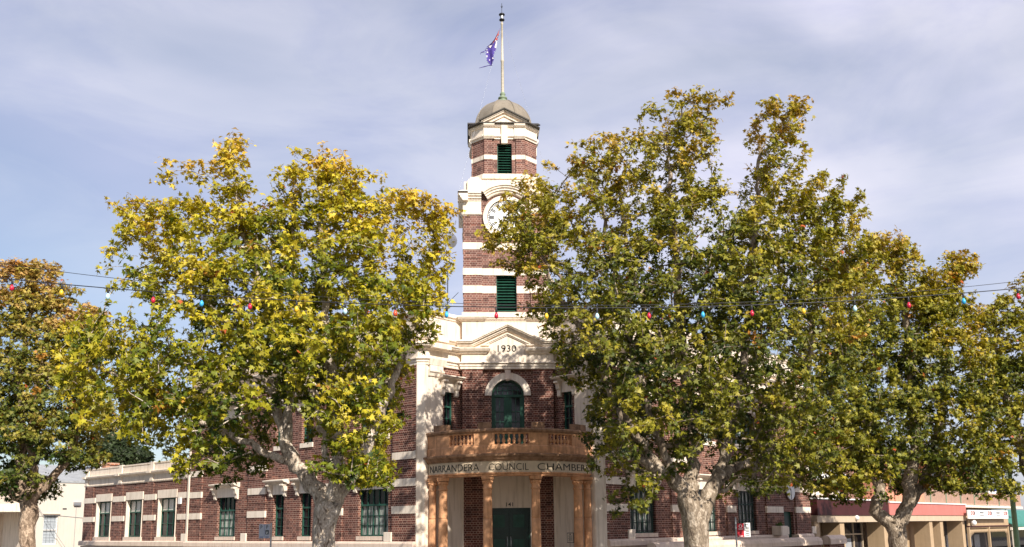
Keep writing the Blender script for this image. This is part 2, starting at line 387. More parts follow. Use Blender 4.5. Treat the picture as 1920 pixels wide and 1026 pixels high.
def wing(F, wins, length, piers, doors, bars):
    holes = []
    for (a, b_, st, nx) in wins: holes += [(a, b_, 1.32, 3.16), (a, b_, 5.25, 6.85)]
    for d in doors: holes.append(d)
    w = MB(); wall_cells(w, F, 0.0, length, 1.1, 7.75, -.32, 0.0, holes)
    wl = part(w, 'brick_wall', BRICK)
    for (a, b_) in piers:
        w = MB(); rusticated(w, F, a, b_, 1.1, 7.75, .075); pr = part(w, 'brick_pier', BRICK)
        e = -.012 if a > 0 else .0
        for z0, z1 in ((2.15, 2.44), (3.17, 3.46), (4.19, 4.47)):
            w = MB(); w.box(F, a + e, b_ + .012, 0.0, .092, z0, z1); w.build('stone_band', CREAM2, pr)
        w = MB(); w.box(F, b_ - .02, b_ + .42, 0.0, .13, 1.11, 1.47); w.build('pier_block', CREAM2, pr, bevel=.012)
    w = MB()      # plinth with sloping cap
    for d0, d1 in ([(0.0, length)] if not doors else [(0.0, doors[0][0] - .05), (doors[0][1] + .05, length)]):
        w.prism_u(F, [(-.3, 1.1), (.10, 1.12), (.20, 1.07), (.22, 1.03), (.22, .86), (.16, .83), (-.3, .83)], d0, d1)
        w.box(F, d0, d1, -.3, .10, GZ, .83)
    w.build('plinth', PINKCREAM, wl)
    for (a, b_, st, nx) in wins:
        window(F, a, b_, 1.32, 3.16, nx, .42, st, meet=2.52, bars=bars, upper='dark' if not bars else 'lace')
        sill(F, a, b_, 1.32)
        hood(F, a, b_, 3.74, ext=.3 if b_ - a > 1 else .36, drop=.55)
        window(F, a, b_, 5.25, 6.85, nx, .42, st, upper='dark')
        sill(F, a, b_, 5.25, h=.2, m=CREAM2)
        hood(F, a, b_, 7.42, ext=.3)
    return wl
wing(FL, WIN_L, 16.7, [(0.0, 1.35), (4.45, 5.75), (9.95, 11.35), (15.45, 16.7)], [], False)
wing(FR, WIN_R, 17.3, [(0.0, 1.35), (4.5, 5.8), (8.95, 9.75), (12.65, 14.3), (15.7, 17.3)], [(14.5, 15.5, GZ, 2.2)], True)
b = MB(); b.box(FR, 14.5, 15.5, -.2, -.15, GZ, 2.2); o = part(b, 'side_door', GREEN)
b = MB(); b.box(FR, 14.62, 14.95, -.15, -.13, -.4, .7); b.box(FR, 15.05, 15.38, -.15, -.13, -.4, .7); b.box(FR, 14.62, 15.38, -.15, -.13, .9, 2.0); b.build('door_panel', DGREEN, o)

# bodies behind the street walls
b = MB(); b.plan([FL(16.7, -.33, 0)[:2], FL(.4, -.9, 0)[:2], (0, 2.2), FR(.4, -.9, 0)[:2], FR(17.3, -.33, 0)[:2], FR(17.3, -9, 0)[:2], (0, 13.5), FL(16.7, -9, 0)[:2]], GZ, 9.0)
part(b, 'rear_wall', BRICK)
b = MB()
for F, a in ((FL, 16.7), (FR, 17.3)):
    b.box(F, a - .3, a - .004, -9, -.33, 9.0, 9.72)
part(b, 'end_parapet', CREAM)

# rendered corner piers (left and right) : wrap the outer corners
def P(F, u, w): q = F(u, w, 0); return (q[0], q[1])
b = MB()
b.plan([(-3.52, -1.15), (-3.17, -1.16), (-2.56, -.56), (-2.9, -.2), (-3.7, -.9)], GZ, 7.75)
part(b, 'corner_pilaster', CREAM, label='smooth cream pilaster at the left corner')
b = MB()
b.plan([(3.60, -1.15), (3.17, -1.16), (2.56, -.56), (2.9, -.2), (3.78, -.9)], GZ, 7.75)
part(b, 'corner_pilaster', CREAM, label='smooth cream pilaster at the right corner')
for sg in (-1, 1):
    w = MB(); x0, x1 = sorted((sg * 3.50, sg * 3.20)); w.box(FC, x0, x1, 1.0, 1.175, GZ, 7.75); part(w, 'quoin_strip', CREAM2)
    w = MB(); w.box(FAL if sg < 0 else FAR, .16, .80, -.1, .045, GZ, 7.34); part(w, 'quoin_strip', CREAM)
for sgn in (-1, 1):          # small capital under the entablature, and the quoin strip
    F = FAL if sgn < 0 else FAR
    b = MB(); b.prism_u(F, [(0, 7.32), (.09, 7.34), (.12, 7.45), (.17, 7.5), (.17, 7.56), (0.0, 7.6)], .04, .80); b.prism_u(F, [(0, 7.56), (.13, 7.56), (.13, 7.75), (0, 7.75)], .08, .76)
    part(b, 'pilaster_capital', CREAM2)
    # splayed wall : brick above the hood, brick beside the window
    F0 = F
    w = MB(); wall_cells(w, F, .80, 2.45, 3.9, 7.75, -.3, 0.0, [(.92, 1.40, 5.3, 6.82)])
    part(w, 'splayed_wall', BRICK)
    w = MB(); w.box(F, .55, 2.45, -.25, 0.02, GZ, 3.9); part(w, 'splayed_wall', CREAM)
    window(F, .92, 1.40, 5.3, 6.82, 2, .42, 'dark', set_=.12)
    hood(F, .92, 1.40, 7.42, ext=.36)
    sill(F, .92, 1.40, 5.3, m=CREAM2)

# centre front : ground floor (behind the portico), first floor
w = MB(); wall_cells(w, FC, -1.75, 1.75, GZ, 4.3, -.5, -.25, [(-.9, .9, GZ, 4.3)])
part(w, 'brick_wall', BRICK)
w = MB(); wall_cells(w, FC, -.9, .9, -.1, 4.3, -.5, -.235, [(-.84, .84, -.1, 2.34)]); part(w, 'door_surround', CREAM)
w = MB(); w.box(FC, -2.06, -1.75, -.5, -.19, GZ, 4.3); part(w, 'pilaster', CREAM)
w = MB(); w.box(FC, 1.75, 2.06, -.5, -.19, GZ, 4.3); part(w, 'pilaster', CREAM)
# first floor centre wall with arched opening
AR, ZS = .65, 6.72
w = MB()
w.box(FC, -1.8, -.99, -.6, 0.0, 4.3, 7.75); w.box(FC, .99, 1.8, -.6, 0.0, 4.3, 7.75)
w.box(FC, -.99, -AR, -.6, -.09, 4.3, ZS); w.box(FC, AR, .99, -.6, -.09, 4.3, ZS)
arc = [(AR * cos(pi * k / 16), ZS + AR * sin(pi * k / 16)) for k in range(17)]
for k in range(16):
    (xa, za), (xb, zb) = arc[k], arc[k + 1]
    w.prism(FC, [(xa, za), (xa, 7.75), (xb, 7.75), (xb, zb)], -.6, -.09)
w.box(FC, -.99, -AR, -.6, -.09, ZS, 7.75); w.box(FC, AR, .99, -.6, -.09, ZS, 7.75)
cw = part(w, 'brick_wall', BRICK)
w = MB()
rusticated(w, FC, -1.8, -.99, 4.3, 7.75, .03, g=.02); w.build('brick_pier', BRICK, cw); w = MB(); rusticated(w, FC, .99, 1.8, 4.3, 7.75, .03, g=.02); w.build('brick_pier', BRICK, cw)
# arch surround and keystone
w = MB(); n = 24
for k in range(n):
    a, c = pi * k / n, pi * (k + 1) / n
    w.prism(FC, [(r * cos(t), ZS + r * sin(t)) for r, t in ((AR - .01, a), (.91, a), (.91, c), (AR - .01, c))], -.25, -.045)
su = part(w, 'arch_surround', CREAM2)
w = MB(); w.prism(FC, [(-.07, 7.3), (.07, 7.3), (.12, 7.74), (-.12, 7.74)], -.09, .03); w.prism(FC, [(-.09, 7.36), (.09, 7.36), (.1, 7.5), (-.1, 7.5)], .02, .06); w.build('keystone', PINKCREAM, su)
# arched balcony door
w = MB()
w.box(FC, -.65, -.57, -.34, -.24, 4.3, ZS); w.box(FC, .57, .65, -.34, -.24, 4.3, ZS); w.box(FC, -.57, .57, -.34, -.22, ZS - .05, ZS + .05); w.box(FC, -.06, .06, -.34, -.235, 4.3, ZS - .05)
for k in range(16):
    a, c = pi * k / 16, pi * (k + 1) / 16
    w.prism(FC, [(r * cos(t), ZS + r * sin(t)) for r, t in ((.57, a), (.66, a), (.66, c), (.57, c))], -.34, -.24)
for x in (-.57, .06): w.box(FC, x, x + .09, -.33, -.25, 4.3, ZS - .05)
for x in (-.15, .48): w.box(FC, x, x + .09, -.33, -.25, 4.3, ZS - .05)
dr = part(w, 'balcony_door', GREEN)
w = MB()
for x in (-.315, .315): w.box(FC, x - .012, x + .012, -.33, -.27, 4.3, ZS - .05)
for z in (4.9, 5.3, 5.7, 6.1): w.box(FC, -.48, -.15, -.33, -.272, z - .012, z + .012); w.box(FC, .15, .48, -.33, -.272, z - .012, z + .012)
for k in (-2, -1, 0, 1, 2): w.box(FC, k * .2 - .012, k * .2 + .012, -.33, -.272, ZS + .05, ZS + sqrt(max(.01, .57 ** 2 - (k * .2) ** 2)))
for z in (6.95, 7.14): w.box(FC, -.46, .46, -.33, -.273, z - .01, z + .01)
w.build('glazing_bars', WGREEN, dr)
w = MB(); w.box(FC, -.6, .6, -.36, -.335, 4.3, ZS); w.prism(FC, [(.6, ZS)] + [(.6 * cos(pi * k / 12), ZS + .6 * sin(pi * k / 12)) for k in range(1, 12)] + [(-.6, ZS)], -.36, -.335)
w.build('pane', GLASSD, dr)

# entablature, cornices and parapet : mouldings swept round the plan
PL = [P(FL, 16.7, 0), (-3.474, -1.097), (-3.147, -1.097), (-1.2, .85)]
PR = [(1.2, .85), (3.147, -1.097), (3.544, -1.097), P(FR, 17.3, 0)]
PCc = [(-1.8, 1.2), (-1.8, 0), (1.8, 0), (1.8, 1.2)]
def moulds(path, d, name='entablature', center=False):
    r = []
    w = MB(); w.sweep(path, [(-.4, 7.75 + d), (.05, 7.75 + d), (.07, 7.76 + d), (.07, 7.86 + d), (.10, 7.87 + d), (.10, 7.95 + d), (.16, 7.98 + d), (.16, 8.02 + d), (.03, 8.05 + d), (.03, 8.345 + d), (-.4, 8.345 + d)])
    o = part(w, 'entablature', CREAM2)
    w = MB(); 
    if not center:
        w.sweep(path, [(-.4, 8.345), (.05, 8.345), (.09, 8.38), (.14, 8.39), (.14, 8.43), (.27, 8.47), (.30, 8.53), (.33, 8.54), (.33, 8.585), (.10, 8.62), (.04, 8.63), (.04, 8.72), (.11, 8.75), (.15, 8.80), (.19, 8.82), (.19, 8.87), (.02, 8.91), (-.4, 8.91)])
        w.build('cornice', CREAM2, o)
        w = MB(); w.sweep(path, [(-.35, 8.91), (0, 8.91), (0, 9.66), (.04, 9.68), (.05, 9.74), (.11, 9.78), (.11, 9.82), (.02, 9.85), (.0, TOPW), (-.35, TOPW)])
        w.build('parapet', CREAM, o)
    return o
moulds(PL, 0); moulds(PR, 0)
moulds(PCc, .003, center=True)
# small dentil breaks on the splayed entablature, left and right
for F in (FAL, FAR):
    w = MB(); w.prism_u(F, [(0, 8.40), (.36, 8.40), (.365, 8.60), (0, 8.63)], .03, .98); w.prism_u(F, [(0, 8.71), (.22, 8.71), (.22, 8.88), (0, 8.92)], .03, .98); w.prism_u(F, [(0, 7.76), (.13, 7.76), (.19, 8.0), (0, 8.06)], .03, .90)
    part(w, 'cornice_break', CREAM2)
# centre block : frieze panel, pilaster cornices, pediment, parapet
w = MB(); w.box(FC, -1.8, 1.8, -.9, .012, 8.348, 10.06); cb = part(w, 'pediment_wall', CREAM)
for x0, x1 in ((-1.8, -.95), (.95, 1.8)):
    w = MB(); w.sweep([(x0, .4), (x0, 0), (x1, 0), (x1, -.0 + .4)], [(0, 8.348), (.05, 8.348), (.09, 8.38), (.13, 8.39), (.13, 8.43), (.22, 8.47), (.25, 8.53), (.27, 8.54), (.27, 8.59), (.05, 8.62), (0, 8.62)])
    part(w, 'pilaster_cornice', CREAM2, cb)
    w = MB(); w.box(FC, x0 + .01, x1 - .01, 0, .04, 8.05, 8.345); part(w, 'pilaster_cap', CREAM2, cb)
# raking pediment: profile along a polyline in elevation
def rake(mb, F, line, layers):
    """layers: (dz0, dz1, w) bands stacked below the line"""
    for dz0, dz1, wd in layers:
        for (xa, za), (xb, zb) in zip(line, line[1:]):
            mb.prism(F, [(xa, za + dz0), (xb, zb + dz0), (xb, zb + dz1), (xa, za + dz1)], 0.0, wd)
w = MB()
ln = [(-2.0, 8.90), (-1.42, 8.90), (0, 9.57), (1.42, 8.90), (2.0, 8.90)]
rake(w, FC, ln, [(-.07, 0, .30), (-.12, -.07, .26), (-.21, -.12, .17), (-.26, -.21, .12)])
part(w, 'pediment', CREAM2, cb)
w = MB(); ln2 = [(-.92, 8.78), (0, 9.22), (.92, 8.78)]
rake(w, FC, ln2, [(-.05, 0, .10), (-.10, -.05, .06)])
w.box(FC, -1.05, -.72, 0, .10, 8.70, 8.74); w.box(FC, .72, 1.05, 0, .10, 8.70, 8.74)
part(w, 'inner_pediment', CREAM2, cb)
w = MB(); w.sweep(PCc, [(0, 9.66), (.03, 9.68), (.04, 9.72), (.10, 9.76), (.10, 9.80), (.15, 9.83), (.15, 9.88), (.03, 9.92), (.0, 9.94)])
for x0, x1 in ((-1.8, -1.0), (1.0, 1.8)): w.sweep([(x0, .3), (x0, -.0), (x1, 0), (x1, .3)], [(0, 9.70), (.09, 9.72), (.15, 9.77), (.20, 9.84), (.20, 9.885), (.05, 9.93), (0, 9.93)])
part(w, 'parapet_coping', CREAM2, cb)
w = MB(); text_mesh(w, '1930', lambda x, y, d: FC(x - .02, .0125 + d, 8.455 + y), .27, .74, .012, bold=.004)
part(w, 'date_numerals', INK, cb)
b = MB(); b.plan([P(FL, 16.4, -.3), (-3.3, -.8), (-1.5, .9), (1.5, .9), (3.3, -.8), P(FR, 17, -.3), P(FR, 17, -9), (0, 13), P(FL, 16.4, -9)], 9.0, 9.1); part(b, 'flat_roof', ROOFM)

# ------------------------------------------------------------------ entrance
w = MB(); w.box(FC, -.84, .84, -.42, -.36, -.1, 2.34); w.box(FC, -.84, -.76, -.38, -.28, -.1, 2.34); w.box(FC, .76, .84, -.38, -.28, -.1, 2.34); w.box(FC, -.76, .76, -.38, -.28, 2.26, 2.34)
fr = part(w, 'door_frame', DGREEN)
for sx_ in (-1, 1):
    w = MB(); a, c = (.02, .74) if sx_ > 0 else (-.74, -.02)
    w.box(FC, a, c, -.36, -.32, -.08, 2.25)
    w.box(FC, a, a + .1, -.33, -.30, -.08, 2.25); w.box(FC, c - .1, c, -.33, -.30, -.08, 2.25)
    for z in (-.08, .55, 1.2, 1.42, 2.12): w.box(FC, a + .1, c - .1, -.33, -.302, z, z + .12)
    lf = part(w, 'entrance_door', DGREEN)
    for z0, z1 in ((.1, .5), (.72, 1.15), (1.6, 2.08)):
        w = MB(); w.prism(FC, [(a + .14, z0), (c - .14, z0), (c - .14, z1), (a + .14, z1)], -.33, -.306)
        for k in range(3): w.box(FC, a + .16, c - .16, -.31, -.295, z0 + .06 + k * .12, z0 + .10 + k * .12)
        w.build('door_panel', GREEN, lf)
    w = MB(); xh = a + .05 if sx_ > 0 else c - .05
    w.tube([FC(xh, -.28, .85), FC(xh, -.26, .9), FC(xh, -.26, 1.2), FC(xh, -.28, 1.25)], .014, 6); w.build('handle', STEEL, lf)
w = MB(); text_mesh(w, '141', lambda x, y, d: FC(.03 + x, -.235 + d, 2.40 + y), .15, .27, .012, bold=.01); part(w, 'street_number', INK)
w = MB(); F = FAR; w.box(F, .98, 1.30, .02, .04, .99, 1.37)
pq = part(w, 'notice_plaque', METALD)
w = MB(); w.box(F, 1.0, 1.28, .04, .045, 1.01, 1.35); w.build('plaque_face', CREAM2, pq)
w = MB()
for k in range(5): w.box(F, 1.04, 1.24 - .03 * (k % 2), .045, .048, 1.06 + k * .045, 1.075 + k * .045)
w.box(F, 1.12, 1.17, .045, .048, 1.29, 1.33); w.build('plaque_lettering', INK, pq)
for k in range(3):
    w = MB(); r = 4.1 + .32 * (2 - k)
    w.lathe((0, .894, GZ), [(r, 0.0 + .001 * k), (r, .18 * (k + 1))], 40, False, pi * 1.22, pi * 1.78); part(w, 'entrance_step', SAND_D)

# portico on a curve
RY, RR = .894, 3.644
def arcf(phi, r): return (r * sin(phi), RY - r * cos(phi))
def ring(mb, r0, r1, z0, z1, p0, p1, n=None):
    n = n or max(2, int(abs(p1 - p0) / radians(2.5)))
    vs = []
    for k in range(n + 1):
        ph = p0 + (p1 - p0) * k / n
        a = arcf(ph, r0); c = arcf(ph, r1)
        vs += [(a[0], a[1], z0), (c[0], c[1], z0), (c[0], c[1], z1), (a[0], a[1], z1)]
    fs = [(k * 4 + q, (k + 1) * 4 + q, (k + 1) * 4 + (q + 1) % 4, k * 4 + (q + 1) % 4) for k in range(n) for q in range(4)]
    fs += [(0, 1, 2, 3), (n * 4 + 3, n * 4 + 2, n * 4 + 1, n * 4)]
    mb.add(vs, fs)
def ringprof(mb, prof, p0, p1, n=44):
    vs = []; k_ = len(prof)
    for k in range(n + 1):
        ph = p0 + (p1 - p0) * k / n
        for r, z in prof:
            a = arcf(ph, r); vs.append((a[0], a[1], z))
    fs = [(k * k_ + q, (k + 1) * k_ + q, (k + 1) * k_ + (q + 1) % k_, k * k_ + (q + 1) % k_) for k in range(n) for q in range(k_)]
    fs += [tuple(range(k_)), tuple(n * k_ + q for q in range(k_ - 1, -1, -1))]
    mb.add(vs, fs)
PE = asin(3.05 / RR)
PORT = HALL
w = MB(); ringprof(w, [(RR - .5, 3.43), (RR - .03, 3.43), (RR - .03, 3.50), (RR + .03, 3.51), (RR + .03, 3.555), (RR - .5, 3.555)], -PE, PE)
part(w, 'portico_architrave', SAND)
w = MB(); ringprof(w, [(RR - .5, 3.556), (RR, 3.556), (RR, 3.955), (RR - .5, 3.955)], -PE, PE)
fz = part(w, 'portico_frieze', FRIEZE)
w = MB(); ringprof(w, [(RR - .5, 3.956), (RR + .03, 3.956), (RR + .05, 4.0), (RR + .10, 4.03), (RR + .13, 4.09), (RR + .2, 4.13), (RR + .22, 4.2), (RR + .05, 4.235), (RR - .5, 4.235)], -PE - .03, PE + .03)
part(w, 'portico_cornice', SAND_D)
w = MB()
for word, x0, x1 in (('NARRANDERA', -3.0 + .02, -1.18), ('COUNCIL', -.83, .60), ('CHAMBERS', .93, 2.93)):
    # spacing measured along the curved face
    s0 = RR * asin(max(-.83, x0 / RR)); s1 = RR * asin(min(.83, x1 / RR)); sm = (s0 + s1) / 2
    def f(x, y, d, sm=sm):
        p = arcf((sm + x) / RR, RR + d); return (p[0], p[1], 3.625 + y)
    text_mesh(w, word, f, .245, s1 - s0, .014, bold=-.012)
w.build('lettering', INK, fz)
# deck
w = MB()
pts = [arcf(-PE + 2 * PE * k / 30, RR - .2) for k in range(31)]
w.plan(pts + [(1.8, .2), (-1.8, .2)], 4.0, 4.16); part(w, 'balcony_deck', SAND_D)
w = MB(); w.plan(pts + [(1.9, .24), (-1.9, .24)], 3.60, 3.66); part(w, 'portico_ceiling', CREAM)
# balcony parapet
Q = [(-PE - .02, -radians(38)), (-radians(21.8), -radians(9.8)), (radians(9.8), radians(21.8)), (radians(38), PE + .02)]
w = MB(); ringprof(w, [(RR - .22, 4.236), (RR + .055, 4.236), (RR + .055, 4.49), (RR + .03, 4.52), (RR - .2, 4.52)], -PE - .02, PE + .02); bp = part(w, 'balcony_parapet', SAND)
w = MB(); ringprof(w, [(RR - .23, 4.975), (RR + .03, 4.975), (RR + .05, 5.0), (RR + .10, 5.03), (RR + .11, 5.09), (RR + .08, 5.135), (RR - .21, 5.14), (RR - .25, 5.09)], -PE - .035, PE + .035); w.build('coping', SAND_D, bp)
for p0, p1 in Q:
    w = MB(); ring(w, RR - .19, RR + .03, 4.52, 4.975, p0, p1); w.build('parapet_panel', SAND, bp)
for p0, p1, n in ((-radians(37.3), -radians(22.4), 6), (-radians(9.2), radians(9.2), 6), (radians(22.4), radians(37.3), 6)):
    w = MB(); ring(w, RR - .19, RR + .02, 4.52, 4.56, p0 - .01, p1 + .01); ring(w, RR - .19, RR + .02, 4.94, 4.975, p0 - .01, p1 + .01); w.build('balustrade_rail', SAND, bp)
    for k in range(n):
        ph = p0 + (p1 - p0) * (k + .5) / n; x, y = arcf(ph, RR - .07)
        w = MB(); w.lathe((x, y, 4.56), [(.058, 0), (.058, .03), (.035, .045), (.058, .09), (.068, .13), (.055, .18), (.032, .24), (.026, .29), (.042, .305), (.042, .325), (.03, .335), (.05, .355), (.05, .38)], 12)
        w.build('baluster', SAND, bp)
for ph, hw in ((-.80, .1), (-.275, .062), (.275, .062), (.80, .1)):
    w = MB(); ring(w, RR - .2, RR + .02, 5.142, 5.36, ph - hw, ph + hw, 4); w.build('cap_stone', SAND_D, bp)
# columns
def column(x, y, r, sq=False, flat=False):
    w = MB(); seg = 24
    if sq:
        r_ = r; w.box(frame(x, y, 1, 0, 0, -1), -r_, r_, -r_, r_, GZ + .5, 3.1)
    else:
        prof = [(r * 1.02, .55)] + [(r * (1 - .13 * (t ** 1.6)), .55 + t * (2.42)) for t in (0.05, .2, .4, .6, .8, 1.0)]
        prof = [(a, z - .02) for a, z in prof]; i_ = 3; ra = (prof[3][0] + prof[4][0]) / 2; prof[4:4] = [(ra + .001, 1.915), (ra - .010, 1.92), (ra - .010, 1.93), (ra, 1.935)]; prof = sorted(prof, key=lambda q: q[1])
        w.lathe((x, y, 0), [(a, z) for a, z in prof], seg)
    o = part(w, 'portico_column', SAND)
    w = MB(); w.lathe((x, y, 0), [(r * 1.28, .3), (r * 1.3, .36), (r * 1.28, .42), (r * 1.08, .45), (r * 1.15, .5), (r * 1.02, .55)], seg)
    w.box(frame(x, y, 1, 0, 0, -1), -r * 1.35, r * 1.35, -r * 1.35, r * 1.35, -.1, .3); w.build('base', SAND, o)
    w = MB(); q = r * .87
    w.lathe((x, y, 2.95), [(q, 0), (q * 1.12, .01), (q * 1.2, .04), (q * 1.12, .07), (q, .08), (q, .2), (q * 1.05, .24), (q * 1.3, .30), (q * 1.35, .33)], seg)
    # volutes and acanthus knobs
    for a in range(8):
        t = a * pi / 4; rr = q * (1.28 if a % 2 else 1.02)
        w.sphere((x + cos(t) * rr, y + sin(t) * rr, 3.235 - (0 if a % 2 else .05)), .055 if a % 2 else .04, 8)
    w.box(frame(x, y, 1, 0, 0, -1), -q * 1.4, q * 1.4, -q * 1.4, q * 1.4, 3.30, 3.345)
    w.box(frame(x, y, 1, 0, 0, -1), -q * 1.5, q * 1.5, -q * 1.5, q * 1.5, 3.345, 3.429); w.build('capital', SAND, o, bevel=.008)
for x, y, r in ((-.87, -2.36, .175), (.87, -2.36, .175), (-2.5, -1.46, .175), (2.5, -1.46, .175), (-2.9, -1.1, .15), (2.9, -1.1, .15)):
    column(x, y, r)

# ------------------------------------------------------------------ clock tower
TH = 1.75; TCY = .6 + TH
TW = HALL
w = MB(); w.box(frame(0, 0, 1, 0, 0, 1), -TH + .5, TH - .5, .6 + .5, .6 + 2 * TH - .5, 9.0, 15.3)
tb = part(w, 'clock_tower', BRICK_T)
faces = [frame(0, .6, 1, 0, 0, -1), frame(-TH, TCY, 0, -1, -1, 0), frame(TH, TCY, 0, 1, 1, 0), frame(0, .6 + 2 * TH, -1, 0, 0, 1)]
BZ = [(11.01, 11.32), (11.77, 12.06), (12.85, 13.14)]
def face_wall(F):
    w = MB()
    wall_cells(w, F, -1.0, 1.0, 9.9, 14.98, -.35, -.075, [(-.40, .43, 10.24, 11.77)])
    w.build('recessed_wall', BRICK_T, tb)
    w = MB()
    zs = [9.9, 11.01, 11.32, 11.77, 12.06, 12.85, 13.14, 14.32]
    for a, b_ in ((-1.0 - .74, -1.0), (1.0, 1.0 + .74)):
        w = MB()
        for z0, z1 in ((9.9, 11.01), (11.32, 11.77), (12.06, 12.85), (13.14, 14.32)): 
            zz = [z0]; k = 1
            while z0 + k * .39 < z1 - .12: zz.append(z0 + k * .39); k += 1
            zz.append(z1)
            for p, q in zip(zz, zz[1:]):
                w.box(F, a, b_, -.3, 0.0, p + (.022 if p > z0 else 0), q)
                if p > z0: w.box(F, a + .015, b_ - .015, -.3, -.02, p, p + .022)
        w.build('brick_pier', BRICK_T, tb)
    def band(*a):
        w = MB(); w.box(F, *a); w.build('stone_band', CREAM2, tb)
    for z0, z1 in BZ:
        for a, b_ in ((-1.75, -.995), (.995, 1.75)): band(a - .012, b_ + .012, -.3, .018, z0, z1)
    band(-.982, .982, -.3, -.055, 11.77, 12.06); band(-.982, .982, -.3, -.055, 12.85, 13.14)
    band(-.982, -.40, -.3, -.055, 11.01, 11.32); band(.43, .982, -.3, -.055, 11.01, 11.32)
def louvre(F, u0, u1, z0, z1, wd, parent, n):
    w = MB(); t = .035
    w.box(F, u0, u0 + t, wd - .06, wd, z0, z1); w.box(F, u1 - t, u1, wd - .06, wd, z0, z1); w.box(F, u0, u1, wd - .06, wd, z0 - .0, z0 + t); w.box(F, u0, u1, wd - .06, wd, z1 - t, z1)
    o = w.build('louvre_window', GREEN, parent)
    st = (z1 - z0 - 2 * t) / n
    for k in range(n):
        z = z0 + t + k * st
        w = MB(); w.prism_u(F, [(wd - .02, z + .01), (wd - .005, z + .02), (wd - .10, z + st * .80), (wd - .115, z + st * .78)], u0 + t, u1 - t)
        w.build('slat', GREEN, o)
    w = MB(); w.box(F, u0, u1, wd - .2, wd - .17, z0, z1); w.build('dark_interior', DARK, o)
for i, F in enumerate(faces):
    face_wall(F)
    louvre(F, -.40, .43, 10.24, 11.77, -.20, tb, 12)
